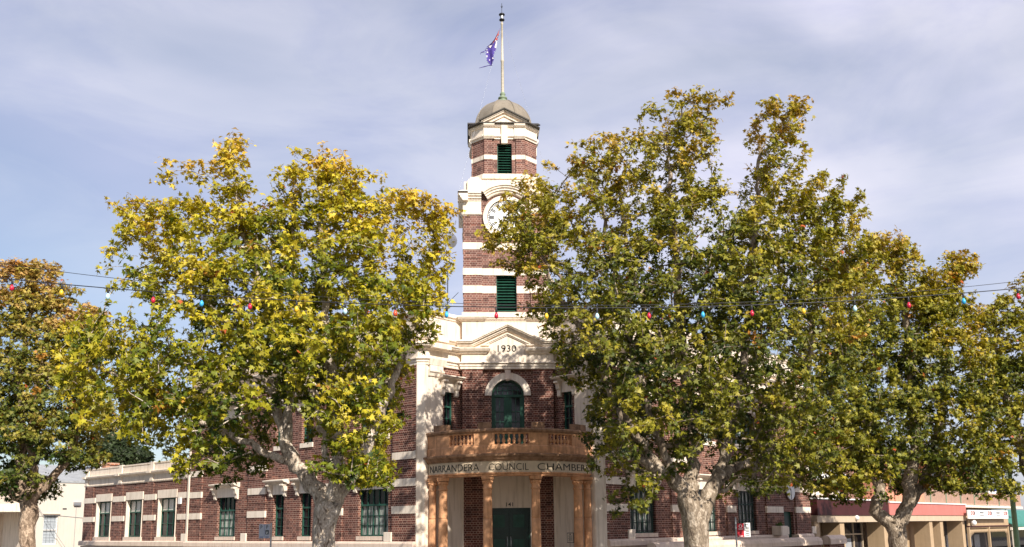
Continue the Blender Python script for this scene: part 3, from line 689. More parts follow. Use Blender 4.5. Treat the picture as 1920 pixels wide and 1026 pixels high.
# upper stage : cream blocks, arched cornice, clock
prof_c = [(.0, 14.90), (.04, 14.93), (.06, 15.0), (.11, 15.02), (.11, 15.08), (.17, 15.12), (.17, 15.17), (.22, 15.2), (.22, 15.28), (.04, 15.33), (.0, 15.33)]
ACZ = 13.98; AR1 = 1.56
def clock_stage(F, clock=True):
    for sg in (-1, 1):
        a, c = (-1.75, -1.0) if sg < 0 else (1.0, 1.75)
        w = MB(); w.box(F, a, c, -.3, .012, 14.43, 14.95)
        w.prism_u(F, [(-.2, 14.30), (.0, 14.30), (.05, 14.34), (.06, 14.43), (-.2, 14.43)], a - .02, c + .02)
        w.build('cream_block', CREAM2, tb)
    w = MB()
    for a, c in ((-1.75 - .0, -1.0), (1.0, 1.75)):
        w.prism_u(F, [(p[0], p[1]) for p in prof_c] + [(-.2, 15.33), (-.2, 14.9)], a - (.22 if a < 0 else 0), c + (.22 if c > 1.2 else 0))
    # arch part
    a0 = asin(1.0 / AR1); n = 16; k_ = len(prof_c); vs = []
    zc = 15.33 - sqrt(AR1 ** 2 - 1.0)
    for k in range(n + 1):
        a = -a0 + 2 * a0 * k / n
        for wd, z in prof_c + [(-.2, 15.33), (-.2, 14.9)]:
            r = AR1 + (z - 15.33); vs.append(F(r * sin(a) * (1.0 if abs(a) < a0 - 1e-6 else 1.0), wd, zc + r * cos(a)))
    k2 = k_ + 2
    w.add(vs, [(k * k2 + q, (k + 1) * k2 + q, (k + 1) * k2 + (q + 1) % k2, k * k2 + (q + 1) % k2) for k in range(n) for q in range(k2)])
    w.build('arched_cornice', CREAM2, tb)
    # brick lunette under the arch, attic above
    w = MB(); pts = [((AR1 - .42) * sin(-a0 + 2 * a0 * k / n), zc + (AR1 - .42) * cos(-a0 + 2 * a0 * k / n)) for k in range(n + 1)]
    w.box(F, -1.0, 1.0, -.36, -.10, 14.3, 15.3); w.prism(F, [(-1.0, 14.3)] + [(-1.0, 14.9)] + pts + [(1.0, 14.9), (1.0, 14.3)], -.35, -.07); w.build('lunette', BRICK_T, tb)
    w = MB(); pts = [((AR1 - .1) * sin(-a0 + 2 * a0 * k / n), zc + (AR1 - .1) * cos(-a0 + 2 * a0 * k / n)) for k in range(n + 1)]
    w.prism(F, [(-1.58, 15.3)] + pts + [(1.58, 15.3), (1.58, 15.83), (-1.58, 15.83)], -.5, -.04); w.build('attic', CREAM, tb)
    if not clock: return
    cz = 14.24
    w = MB(); n = 48
    for k in range(n):
        a, c = 2 * pi * k / n, 2 * pi * (k + 1) / n
        w.prism(F, [(r * cos(t), cz + r * sin(t)) for r, t in ((.75, a), (.93, a), (.93, c), (.75, c))], -.3, .03)
    cf = w.build('clock_surround', CREAM2, tb)
    ck = MB(); ck.prism(F, [(.76 * cos(2 * pi * k / n), cz + .76 * sin(2 * pi * k / n)) for k in range(n)], -.12, -.045); ck = ck.build('clock_face', DIAL, tb)
    w = MB()
    for k in range(n):
        a, c = 2 * pi * k / n, 2 * pi * (k + 1) / n
        for r0, r1 in ((.722, .75), (.650, .668)):
            w.prism(F, [(r * cos(t), cz + r * sin(t)) for r, t in ((r0, a), (r1, a), (r1, c), (r0, c))], -.045, -.038)
    for k in range(60):
        a = 2 * pi * k / 60; dx, dz = cos(a), sin(a); h = .012
        w.prism(F, [(r * dx - s_ * h * dz, cz + r * dz + s_ * h * dx) for r, s_ in ((.665, -1), (.73, -1), (.73, 1), (.665, 1))], -.045, -.037)
    for k in range(12):
        a = 2 * pi * k / 12; dx, dz = cos(a), sin(a)
        for off in ((-.03, .03) if k % 3 else (-.05, 0, .05)):
            h = .017
            w.prism(F, [(r * dx - (off + s_ * h) * dz, cz + r * dz + (off + s_ * h) * dx) for r, s_ in ((.47, -1), (.65, -1), (.65, 1), (.47, 1))], -.045, -.036)
    w.build('hour_marks', METALD, ck)
    for nm, a, ln_, hw in (('hour_hand', radians(-17), .38, .05), ('minute_hand', radians(-118), .60, .034)):
        w = MB(); dx, dz = cos(a), sin(a)
        w.prism(F, [(r * dx - s_ * dz, cz + r * dz + s_ * dx) for r, s_ in ((-.1, -hw * .6), (ln_ * .7, -hw), (ln_, 0), (ln_ * .7, hw), (-.1, hw * .6))], -.03, -.022); w.build(nm, METALD, ck)
for i, F in enumerate(faces): clock_stage(F, i < 3)
w = MB(); T0 = frame(0, TCY, 1, 0, 0, 1)
w.box(T0, -1.52, 1.52, -1.52, 1.52, 15.3, 15.98); w.box(T0, -1.44, 1.44, -1.44, 1.44, 15.98, 16.1)
w.build('attic_step', CREAM, tb)
# lantern : square with cut corners
LH, LCUT = 1.32, .44; LY = 2.25
def octp(h, c): return [(-h, LY - h + c), (-h + c, LY - h), (h - c, LY - h), (h, LY - h + c), (h, LY + h - c), (h - c, LY + h), (-h + c, LY + h), (-h, LY + h - c)]
def octpath(h=LH, c=LCUT): return octp(h, c)
w = MB(); w.sweep(octpath(), [(-.35, 15.98), (.16, 15.98), (.16, 16.12), (.05, 16.16), (.05, 16.24), (-.35, 16.24)], closed=True); w.build('lantern_base', CREAM, tb)
LF = [frame(0, LY - LH, 1, 0, 0, -1), frame(-LH, LY, 0, -1, -1, 0), frame(LH, LY, 0, 1, 1, 0), frame(0, LY + LH, -1, 0, 0, 1)]
w = MB()
hc = LH - LCUT
for F in LF:
    wall_cells(w, F, -hc, hc, 16.24, 17.8, -.3, 0.0, [(-.31, .31, 16.24, 17.6)])
    for a, c in ((-hc + .02, -.52), (.48, hc - .02)): w.box(F, a, c, 0, .06, 16.24, 17.8)
for i in range(0, 8, 2):
    o8 = octp(LH, LCUT); a, c = o8[i], o8[i + 1] if i + 1 < 8 else o8[0]
    i8 = octp(LH - .3, LCUT - .1); d_, e = i8[i], i8[i + 1]
    w.plan([a, c, e, d_], 16.24, 17.8)
ln_ = w.build('lantern_wall', BRICK_T, tb)
w = MB()
for F in LF:
    for a, c in ((-hc + .02, -.51), (.47, hc - .02)): w.box(F, a - .01, c + .01, 0, .075, 16.88, 17.07)
    w.box(F, -.52, -.31, -.1, .015, 16.88, 17.07); w.box(F, .31, .48, -.1, .015, 16.88, 17.07)
for i in (0, 2, 4, 6):
    o8 = octp(LH + .015, LCUT); i8 = octp(LH - .3, LCUT - .1); w.plan([o8[i], o8[i + 1], i8[i + 1], i8[i]], 16.88, 17.07)
w.build('stone_band', CREAM2, ln_)
for i, F in enumerate(LF): louvre(F, -.31, .31, 16.25, 17.59, -.10, tb, 11)
w = MB(); w.sweep(octpath(), [(-.3, 17.78), (.05, 17.78), (.05, 17.84), (.11, 17.88), (.11, 17.95), (.04, 17.99), (.04, 18.28), (.09, 18.31), (.13, 18.36), (.13, 18.43), (-.3, 18.43)], closed=True)
for F in LF:
    for a, c in ((-hc + .02, -.44), (.44, hc - .02)):
        w.prism_u(F, [(0, 17.78), (.10, 17.78), (.17, 17.88), (.17, 17.96), (.09, 17.99), (.09, 18.28), (.15, 18.31), (.20, 18.37), (.20, 18.44), (0, 18.44)], a - .02, c + .02)
    w.box(F, -.13, .13, 0.0, .14, 17.56, 18.62)
w.build('lantern_entablature', CREAM2, tb)
w = MB()
for F in LF:
    w.prism(F, [(-.98, 18.43), (.98, 18.43), (.98, 18.52), (0, 19.03), (-.98, 18.52)], -1.0, .03)
    for a0_, z_, wd in ((.98, 18.56, .17), (.98, 18.50, .13)):
        for sg in (-1, 1): w.prism(F, [(sg * a0_, z_ - .05), (0, z_ + .46), (0, z_ + .52), (sg * a0_, z_ + .01)], 0, wd)
    for sg in (-1, 1): w.prism(F, [(sg * .58, 18.50), (sg * .0, 18.80), (0, 18.86), (sg * .66, 18.50)], 0, .09)
w.build('gable', CREAM2, tb)
w = MB()
for F in LF:
    for sg in (-1, 1):
        w.prism(F, [(sg * 1.02, 18.545), (0, 19.075), (0, 19.125), (sg * 1.06, 18.585)], -1.1, .24)
o8 = octp(LH + .22, LCUT + .05)
w.plan(o8, 18.435, 18.475)
w.build('lantern_roof', ROOFD, tb)
# dome : eight curved gores with ribs
w = MB(); R8 = 1.32; z0 = 18.62; prof = [(R8 * cos(t) if t < pi / 2 - .05 else .12, z0 + .0 + 1.47 * sin(t)) for t in [k * (pi / 2 - .08) / 12 for k in range(13)]]
prof = [(R8, 18.47)] + prof
for k in range(8):      # each gore curved upwards, crisp against its neighbours
    a, c = pi / 8 + k * pi / 4, pi / 8 + (k + 1) * pi / 4
    vs = [(r * cos(t) * q, LY + r * sin(t) * q, z) for r, z in prof for t, q in ((a, 1), ((a + c) / 2, 1 - (1 - cos(pi / 8)) * .55), (c, 1))]
    w.add(vs, [(j * 3 + i, j * 3 + i + 1, j * 3 + i + 4, j * 3 + i + 3) for j in range(len(prof) - 1) for i in range(2)], True)
# smooth gores
dm = w.build('dome', DOME, tb)
for k in range(8):
    a = pi / 8 + k * pi / 4
    w = MB(); w.tube([(r * 1.005 * cos(a), LY + r * 1.005 * sin(a), z) for r, z in prof], .022, 6); w.build('dome_rib', DOME, dm)
# finial and flagpole
FP = thing('flagpole', 'pale flagpole with lantern top, rising from the dome of the clock tower', 'flagpole')
w = MB(); w.lathe((0, LY, 0), [(.30, 20.06), (.28, 20.12), (.17, 20.17), (.15, 20.22), (.20, 20.24), (.20, 20.30), (.10, 20.36), (.10, 20.42), (.13, 20.46), (.10, 20.52), (.08, 20.56)], 16); w.build('base', VERD, FP)
w = MB(); w.lathe((0, LY, 0), [(.07, 20.5), (.062, 22.0), (.075, 22.02), (.075, 22.1), (.055, 22.12), (.045, 23.8), (.06, 23.82), (.06, 23.88), (.03, 23.9), (.03, 24.0)], 12); w.build('pole', POLE, FP)
w = MB(); w.lathe((0, LY, 0), [(.05, 23.98), (.12, 24.02), (.12, 24.06), (.07, 24.08), (.07, 24.24), (.12, 24.26), (.14, 24.30), (.12, 24.33), (.02, 24.37)], 14); w.build('top_lantern', METALD, FP)
w = MB(); w.lathe((0, LY, 0), [(.08, 24.09), (.08, 24.23)], 14); w.build('lantern_glass', STEEL, FP)
w = MB(); w.tube([(0, LY, 24.35), (0, LY, 24.86)], .012, 5)
for a in range(4): t = a * pi / 2 + .4; w.tube([(0, LY, 24.62), (.05 * cos(t), LY + .05 * sin(t), 24.72)], .008, 4)
w.build('spike', METALD, FP)
for sx_, ex, ey in ((-1, -1.9, .4), (1, 1.9, .4)):
    w = MB(); w.tube([(.06 * sx_, LY - .02, 23.7 if sx_ > 0 else 23.5), (ex, ey, 15.36)], .003, 4); w.build('guy_wire', STEEL, FP)
TREES={}
TREES['t1']=dict(base=(-5.46,-10.30),
 cl=[(-6.23,10.95,0.26,0.13),(-5.69,10.72,0.35,0.19),(-5.01,12.02,0.2,0.14),(-5.31,10.6,0.48,0.29),(-4.49,10.84,0.64,0.45),(-3.87,12.06,0.64,0.23),(-3.03,12.86,0.26,0.2),(-2.94,12.23,0.29,0.43),(-2.7,11.5,0.38,0.51),(-3.12,10.61,0.71,0.74),(-5.45,9.72,0.48,0.29),(-5.97,9.17,0.19,0.16),(-4.75,9.96,0.71,0.57),(-5.64,8.62,0.62,0.28),(-4.8,8.08,0.62,0.37),(-1.1,12.08,0.29,0.4),(-1.3,11.02,0.44,0.83),(-0.18,12.0,0.5,0.46),(-0.39,11.1,0.72,0.75),(0.38,11.43,0.42,0.84),(1.0,11.44,0.29,0.2),(1.7,11.03,0.54,0.56),(1.17,10.3,0.72,0.74),(2.47,10.63,0.42,0.55),(3.17,10.47,0.5,0.34),(3.02,9.51,0.54,0.58),(-1.89,10.29,0.72,0.58),(-2.61,9.33,1.62,1.05),(-0.35,9.5,1.63,1.22),(1.64,9.03,1.33,1.05),(-3.76,8.08,1.15,0.72),(-2.1,7.77,1.6,1.19),(-0.0,7.61,1.77,1.19),(1.96,7.61,1.02,0.8),(2.72,8.08,0.49,0.57),(-5.46,6.7,0.84,0.63),(-6.0,5.94,0.47,0.54),(-4.96,5.64,0.98,0.84),(-6.01,4.97,0.46,0.39),(-4.19,4.89,0.83,0.69),(-4.58,4.0,0.46,0.35),(-3.22,5.93,1.28,1.0),(-2.86,4.44,0.76,0.76),(-2.68,3.55,0.68,0.46),(-3.32,3.41,0.39,0.38),(-1.29,5.62,1.29,1.16),(0.48,5.92,1.45,1.16),(1.52,6.53,0.71,0.86),(1.25,4.86,0.7,0.85),(0.66,4.41,0.84,0.76),(0.83,3.38,0.91,0.5),(1.27,3.22,0.62,0.38),(-0.88,6.69,1.6,1.17),(-6.42,6.85,0.57,0.46),(-6.65,5.95,0.45,0.48),(-5.85,7.16,0.47,0.4),(-5.83,4.45,0.46,0.31),(-6.4,5.42,0.36,0.31),(-4.14,6.85,0.84,0.71)],
 limbs=[[(-0.03,1.13,0.317),(-0.03,1.64,0.318),(0.02,2.07,0.348),(0.09,2.43,0.349)],[(0.0,2.22,0.261),(-0.4,2.83,0.233),(-0.86,3.39,0.219),(-1.17,3.98,0.176),(-1.37,4.57,0.147),(-1.6,5.32,0.133),(-2.04,6.08,0.104),(-2.83,7.15,0.089),(-3.61,8.08,0.06),(-4.87,9.49,0.045),(-5.84,10.6,0.03)],[(0.12,2.29,0.262),(0.28,2.87,0.19),(0.38,3.53,0.176),(0.3,4.56,0.162),(0.19,5.92,0.134),(0.0,7.46,0.105),(-0.19,9.34,0.076),(-0.32,11.59,0.046)],[(0.15,2.29,0.262),(0.51,2.82,0.175),(0.86,3.38,0.191),(1.11,4.11,0.148),(1.54,5.31,0.119),(2.12,6.83,0.09),(2.56,8.39,0.061),(3.02,9.99,0.046)],[(-1.17,3.98,0.161),(-1.05,5.02,0.118),(-1.17,6.53,0.104),(-1.82,8.08,0.09),(-2.49,9.97,0.076),(-2.97,12.56,0.031)],[(0.28,2.94,0.131),(-0.06,3.68,0.103),(-0.39,5.02,0.089),(-0.88,6.84,0.075),(-1.17,9.02,0.06),(-1.17,11.75,0.031)],[(-0.86,3.39,0.131),(-1.67,3.69,0.102),(-2.56,4.14,0.087),(-3.75,4.74,0.058),(-4.95,5.49,0.044),(-5.85,5.94,0.029)]])
TREES['t2']=dict(base=(4.89,-9.34),
 cl=[(0.07,15.18,0.19,0.26),(0.77,15.0,0.51,0.3),(1.46,14.83,0.34,0.3),(-0.75,14.43,0.3,0.3),(0.3,14.26,0.91,0.57),(0.43,13.25,0.73,0.84),(0.64,12.17,0.82,1.01),(-0.61,13.43,0.38,0.33),(-2.43,13.59,0.43,0.29),(-1.56,13.69,0.47,0.29),(-3.04,13.05,0.33,0.38),(-1.93,12.87,0.81,0.47),(-1.25,12.52,0.64,0.65),(-4.0,12.68,0.33,0.32),(-4.86,11.96,0.37,0.25),(-4.19,11.34,0.54,0.6),(-5.38,11.16,0.42,0.28),(-5.75,10.58,0.29,0.32),(-4.6,12.05,0.32,0.21),(-4.97,10.19,0.59,0.45),(-3.33,11.61,0.8,0.91),(-4.21,10.37,0.8,0.81),(-2.68,10.55,1.14,0.99),(-1.3,10.91,0.98,1.18),(-4.06,9.15,0.79,0.8),(-2.72,8.98,1.3,0.97),(-1.01,9.33,1.31,0.98),(0.56,10.38,1.5,1.35),(-3.58,7.95,0.62,0.53),(-2.59,7.27,0.87,0.95),(-3.1,6.77,0.37,0.52),(-1.07,7.61,1.46,1.13),(0.64,8.29,1.65,1.32),(3.13,14.66,0.3,0.39),(3.77,14.94,0.66,0.39),(4.3,14.85,0.34,0.39),(3.62,13.83,0.74,0.85),(3.45,12.54,0.82,0.84),(3.92,11.64,1.17,0.83),(5.01,12.19,0.39,0.38),(5.29,11.29,0.61,0.47),(5.78,10.75,0.38,0.47),(3.01,10.92,1.16,1.0),(4.52,10.22,1.51,1.0),(5.87,9.69,0.64,0.55),(2.09,10.03,0.98,0.99),(3.04,8.64,1.84,1.33),(1.45,7.61,1.31,1.14),(4.75,8.46,1.5,1.15),(-1.96,5.93,0.86,0.85),(-2.08,4.77,0.69,0.76),(-1.86,3.79,0.61,0.67),(-1.32,5.26,0.94,1.1),(-0.14,5.92,1.62,1.11),(-0.19,4.59,1.44,0.76),(1.35,5.58,1.79,1.28),(3.07,6.24,1.81,1.46),(3.47,4.57,1.46,0.93),(2.61,4.16,0.95,0.63),(0.46,4.34,0.61,0.51),(2.57,3.43,1.11,0.42),(-1.58,2.5,0.36,0.58),(-0.57,3.45,0.53,0.26),(1.87,2.7,0.44,0.26),(3.91,3.58,0.62,0.43),(-0.83,2.89,0.31,0.19),(3.38,3.1,0.7,0.51),(0.92,3.47,0.21,0.11)],
 limbs=[[(0.08,0.98,0.34),(0.09,1.52,0.404),(0.05,1.98,0.405),(-0.12,2.52,0.297)],[(0.15,1.6,0.311),(0.39,1.98,0.234),(0.63,2.46,0.219),(0.98,2.97,0.22),(1.34,3.43,0.174),(1.58,4.44,0.191),(2.13,5.71,0.161),(2.57,7.66,0.13),(2.88,10.16,0.099),(3.26,14.15,0.051)],[(-0.09,2.36,0.281),(-0.46,2.9,0.219),(-0.87,3.18,0.172),(-1.21,3.68,0.157),(-1.58,4.31,0.126),(-2.18,5.41,0.095),(-2.77,6.85,0.08),(-3.69,8.64,0.064),(-4.78,10.64,0.032)],[(-0.09,2.44,0.265),(0.14,3.13,0.188),(0.44,3.82,0.158),(0.55,4.45,0.158),(0.39,6.04,0.144),(0.33,8.32,0.13),(0.27,10.66,0.099),(0.1,14.3,0.05)],[(-0.5,2.98,0.156),(-0.6,3.37,0.141),(-1.03,4.46,0.11),(-1.36,6.05,0.095),(-1.77,8.32,0.081),(-2.45,12.7,0.033)],[(1.0,3.01,0.173),(1.68,3.35,0.142),(2.49,3.65,0.111),(3.66,4.43,0.096),(4.41,6.02,0.081),(4.74,8.32,0.066),(5.22,10.34,0.033)],[(-0.92,3.21,0.156),(-1.61,3.53,0.109),(-1.98,4.31,0.078),(-2.18,5.41,0.047)],[(0.39,6.04,0.096),(-0.8,8.32,0.081),(-1.21,10.31,0.065),(-1.46,12.71,0.033)]])
TREES['t3']=dict(base=(15.24,0.36),
 cl=[(0.37,13.11,1.07,0.49),(1.24,12.77,0.61,0.72),(-0.39,12.08,0.95,0.83),(1.35,11.4,1.29,1.05),(3.47,12.31,0.73,0.48),(4.16,12.32,0.43,0.42),(3.05,11.4,0.95,0.82),(2.17,10.49,1.28,0.82),(-0.98,10.26,1.5,1.27),(0.75,9.59,2.17,1.49),(2.99,9.59,1.28,1.04),(-2.0,8.48,1.48,1.47),(-0.08,7.6,2.37,1.68),(2.36,7.59,1.71,1.69),(-2.16,6.3,1.47,1.22),(-1.35,5.43,1.9,1.21),(0.84,5.42,2.13,1.43),(3.08,5.84,1.26,1.22),(-2.51,4.37,1.24,0.77),(-1.48,3.73,1.02,0.76),(-1.77,2.68,0.69,0.38),(-3.02,3.32,0.58,0.44),(-0.58,4.14,1.46,0.77),(1.6,4.13,1.25,0.77),(2.18,3.27,1.02,0.45),(3.13,4.11,1.03,0.77),(3.91,3.15,0.81,0.23),(1.4,3.17,0.7,0.34),(2.82,3.16,0.59,0.38),(-2.39,3.0,0.69,0.44),(-3.59,4.38,0.69,0.66)],
 limbs=[[(0.09,0.66,0.321),(0.09,1.2,0.343),(-0.01,1.61,0.387)],[(-0.07,1.41,0.279),(-0.64,2.04,0.237),(-0.35,2.98,0.238),(-0.13,3.5,0.173),(-0.22,4.57,0.131),(-0.84,6.29,0.11),(-1.08,8.92,0.089),(-0.39,12.08,0.045)],[(0.07,1.51,0.301),(0.51,2.13,0.259),(0.65,3.28,0.26),(0.85,4.34,0.196),(0.95,6.72,0.176),(0.99,9.81,0.134),(0.79,12.77,0.045)],[(0.46,2.03,0.259),(0.92,2.61,0.216),(1.41,3.28,0.196),(2.04,4.12,0.153),(2.68,6.27,0.111),(3.15,8.92,0.09),(3.68,12.08,0.045)],[(-0.45,2.98,0.13),(-0.85,3.51,0.087),(-1.46,3.94,0.065),(-2.25,5.01,0.043)]])
TREES['t4']=dict(base=(21.38,0.36),
 cl=[(-1.56,9.81,0.72,0.7),(-0.58,10.49,0.61,0.48),(-0.47,9.36,1.06,0.93),(-1.74,8.02,1.05,1.02),(-0.71,7.13,1.28,1.24),(-1.92,6.26,1.04,1.01),(-0.92,5.17,1.26,0.78),(-1.67,4.32,0.81,0.67),(-0.84,3.88,0.7,0.38),(-1.45,2.72,0.46,0.3),(-2.25,2.94,0.42,0.21),(1.04,10.71,1.3,1.51),(1.18,8.01,1.74,1.93),(1.32,5.37,1.72,1.44)],
 limbs=[[(0.0,0.59,0.478),(0.11,1.55,0.48),(0.16,1.97,0.481)],[(0.16,1.97,0.394),(-0.25,3.24,0.264),(-0.68,5.39,0.177),(-1.11,7.58,0.134),(-1.1,9.81,0.068)],[(0.16,1.97,0.328),(0.68,3.66,0.265),(1.12,6.47,0.201),(1.16,9.81,0.068)]])
TREES['t0']=dict(base=(-20.87,6.18),
 cl=[(-0.74,13.67,1.37,0.31),(-1.68,13.41,1.13,0.41),(0.06,12.66,1.37,0.66),(-1.56,11.9,1.84,0.9),(1.1,11.4,1.24,0.78),(2.08,11.15,0.77,0.65),(-0.47,10.16,2.3,1.14),(1.7,9.66,1.36,1.14),(-2.92,11.16,1.35,1.9),(-1.03,8.21,2.28,1.37),(1.36,7.71,1.34,1.12),(-0.17,6.27,2.03,1.11),(1.48,6.02,1.1,0.74),(-1.53,5.81,1.32,1.34),(2.24,5.06,0.63,0.43),(1.1,4.84,0.98,0.43),(0.01,3.9,0.97,0.33),(-0.92,3.91,1.09,0.49),(-0.41,3.32,0.97,0.23),(-2.84,7.49,1.56,2.09),(2.59,6.98,0.75,0.87),(-1.66,4.5,1.09,0.38)],
 limbs=[[(0.05,0.98,0.342),(-0.06,1.81,0.344),(-0.05,2.5,0.368),(-0.12,3.09,0.322)],[(-0.11,2.97,0.299),(-0.56,3.79,0.254),(-0.7,4.61,0.208),(-0.76,6.28,0.163),(-1.06,8.69,0.141),(-0.78,11.15,0.095),(-0.72,13.42,0.048)],[(-0.04,3.02,0.299),(0.24,3.9,0.231),(-0.02,4.85,0.186),(-0.05,6.51,0.14),(0.11,8.69,0.118),(0.41,11.15,0.071)],[(-0.0,3.08,0.23),(0.81,4.01,0.185),(1.34,4.72,0.14),(1.7,6.26,0.117),(1.77,8.68,0.095),(1.86,10.9,0.048)],[(-0.2,2.97,0.23),(-1.11,3.45,0.184),(-1.88,4.39,0.161),(-2.58,7.25,0.116),(-2.92,11.16,0.047)]])
TREES['bg']=dict(base=(-25.77,30.00),
 cl=[(-1.3,6.99,0.8,0.78),(-0.43,7.54,1.17,0.67),(0.88,6.97,1.17,0.59),(0.02,6.24,1.71,0.41),(-1.06,8.85,0.44,0.37)],
 limbs=[[(-0.08,1.86,0.288),(-0.21,4.04,0.253),(-0.22,5.87,0.182)]])
# ------------------------------------------------------------------ torn flag hanging at the masthead
FLG = thing('flag', 'torn blue flag with red and white canton and white stars, drooping from the masthead', 'flag')
rows_ = [(-.075, -.095, 23.66, 23.62), (-.10, -.24, 23.50, 23.30), (-.16, -.36, 23.28, 23.05), (-.22, -.50, 23.05, 22.86), (-.26, -.72, 22.80, 22.66), (-.27, -.92, 22.62, 22.50), (-.33, -.84, 22.38, 22.34), (-.36, -.78, 22.15, 22.12), (-.40, -.72, 21.98, 21.98), (-.46, -.60, 21.84, 21.86)]
NU, NV = 16, 54
random.seed(3)
def flagpt(u, v):
    t = v * (len(rows_) - 1); i = min(int(t), len(rows_) - 2); f_ = t - i; A = [a * (1 - f_) + c * f_ for a, c in zip(rows_[i], rows_[i + 1])]
    x = A[0] * (1 - u) + A[1] * u; z = A[2] * (1 - u) + A[3] * u
    return Vector((x, LY - .02 + .055 * sin(u * 9 + v * 5) * min(1, v * 4), z))
def flagmesh(name, m, test, off, parent):
    w = MB()
    for j in range(NV):
        for i in range(NU):
            u, v = (i + .5) / NU, (j + .5) / NV
            if not test(u, v): continue
            q = [flagpt(i / NU, j / NV), flagpt((i + 1) / NU, j / NV), flagpt((i + 1) / NU, (j + 1) / NV), flagpt(i / NU, (j + 1) / NV)]
            d = Vector((0, off, 0)); e = Vector((0, off + .004 * (1 if off > -.001 else -1), 0))
            w.add([p + d for p in q] , [(0, 1, 2, 3)], True)
            if off: w.add([p - d for p in q], [(0, 1, 2, 3)], True)
    return w.build(name, m, parent)
FB = mat('flag_blue', (0.075, 0.05, 0.26), 0.8, 0.25, 8); FR_ = mat('flag_red', (0.62, 0.10, 0.06), 0.8, 0.1); FW = mat('flag_white', (0.78, 0.74, 0.74), 0.8, 0.05)
random.seed(5); notch = {j: random.random() * .2 for j in range(NV)}
cloth_ok = lambda u, v: not (u > .86 - notch[int(v * NV)] * (v > .45) and v > .45) and not (u < .1 * notch[int(v * NV)] * 5 and v > .6)
cl = flagmesh('flag_cloth', FB, cloth_ok, 0, FLG)
flagmesh('canton_stripe', FR_, lambda u, v: (.08 < v < .34 and .3 < u < .62) or (.16 < v < .2 and u < .8) or (.27 < v < .31 and u < .75), -.012, cl)
flagmesh('canton_stripe', FW, lambda u, v: (.02 < v < .36 and (.2 < u < .3 or .62 < u < .7)) or (.34 < v < .52 and u < .14) or (.38 < v < .42 and .5 < u < .9), -.010, cl)
w = MB()
for u, v, r in ((.62, .43, .07), (.62, .60, .05), (.72, .72, .045), (.5, .80, .04), (.15, .78, .045), (.68, .53, .03)):
    c = flagpt(u, v)
    pts = []
    for k in range(14):
        a = pi * k / 7; rr = r if k % 2 == 0 else r * .45; pts.append((c.x + rr * cos(a), c.y - .02, c.z + rr * sin(a)))
    w.add([(c.x, c.y - .02, c.z)] + pts, [(0, 1 + k, 1 + (k + 1) % 14) for k in range(14)])
w.build('star', FW, cl)
w = MB(); w.tube([(-.46, LY, 21.86), (-.62, LY - .03, 21.82), (-.8, LY, 21.78), (-1.04, LY + .02, 21.72)], [.03, .014, .02, .008], 5); w.tube([(-.80, LY, 22.5), (-.95, LY, 22.45), (-.98, LY, 22.36)], [.03, .015, .006], 5); w.build('torn_strip', FB, cl)

# ------------------------------------------------------------------ single-storey brick annex on the left
AN = thing('brick_annex', 'single-storey brick annex with cream parapet and three tall windows, left of the main building', 'building')
U0, U1 = 16.72, 28.6
wins = [(17.95, 19.82), (21.5, 23.32), (25.12, 26.95)]
holes = []
w = MB()
for a, c in wins: holes.append((a, c, 1.32, 3.27))
wall_cells(w, FL, U0, U1, 1.1, 4.14, -.32, -.02, holes); w.build('brick_wall', BRICK, AN)
for a, c in ((16.78, 17.75), (20.05, 21.3), (23.5, 24.9), (27.1, 28.55)):
    pr = MB(); pr.box(FL, a + .30, c - .30, -.02, .03, 1.1, 4.14); pr = pr.build('brick_pier', BRICK, AN)
    for z0, z1 in ((2.16, 2.44), (3.21, 3.5)): w = MB(); w.box(FL, a, c, -.02, .045, z0, z1); w.build('stone_band', CREAM2, pr)
w = MB(); w.prism_u(FL, [(-.3, 1.1), (.10, 1.12), (.16, 1.07), (.16, .86), (-.3, .83)], U0, U1 + .05); w.box(FL, U0, U1, -.3, .05, GZ, .83); w.build('plinth', PINKCREAM, AN)
for a, c in wins:
    o = window(FL, a, c, 1.33, 3.26, 3, .62, 'blind', parent=AN, set_=.22, meet=2.62)
    w = MB(); w.box(FL, a - .05, c + .05, -.05, .03, 3.27, 3.68); w.build('lintel', CREAM2, AN)
    w = MB(); w.box(FL, a, a + .05, -.2, .012, 1.32, 3.27); w.box(FL, c - .05, c, -.2, .012, 1.32, 3.27); w.build('jamb', CREAM2, AN)
    sill(FL, a - .05, c + .05, 1.32, parent=AN, h=.22)
w = MB(); w.prism_u(FL, [(-.4, 4.14), (.03, 4.14), (.05, 4.2), (.02, 4.22), (.02, 4.52), (.08, 4.56), (.20, 4.62), (.22, 4.70), (.04, 4.74), (.0, 4.74), (0, 5.08), (.03, 5.09), (.03, 5.16), (-.4, 5.16)], U0, U1); pa = w.build('parapet', CREAM, AN)
for u in (17.0, 20.6, 24.15, 28.3):
    w = MB(); w.box(FL, u - .17, u + .17, -.1, .07, 4.2, 4.6); w.box(FL, u - .17, u + .17, -.1, .05, 4.715, 5.19); w.box(FL, u - .2, u + .2, -.1, .26, 4.6, 4.715)
    w.build('parapet_pier', CREAM2, pa)
w = MB(); w.box(FL, U0 + .01, U1 - .01, -9, -.33, GZ, 4.4); w.build('rear_wall', BRICK, AN)
w = MB(); w.box(FL, U0 - .16, U0 - .02, .0, .12, .9, 9.4); w.build('downpipe', CREAM2, HALL)
w = MB(); w.box(FL, 17.35, 17.6, .03, .12, 2.92, 3.22); w.build('meter_box', WHITE, AN, bevel=.01)

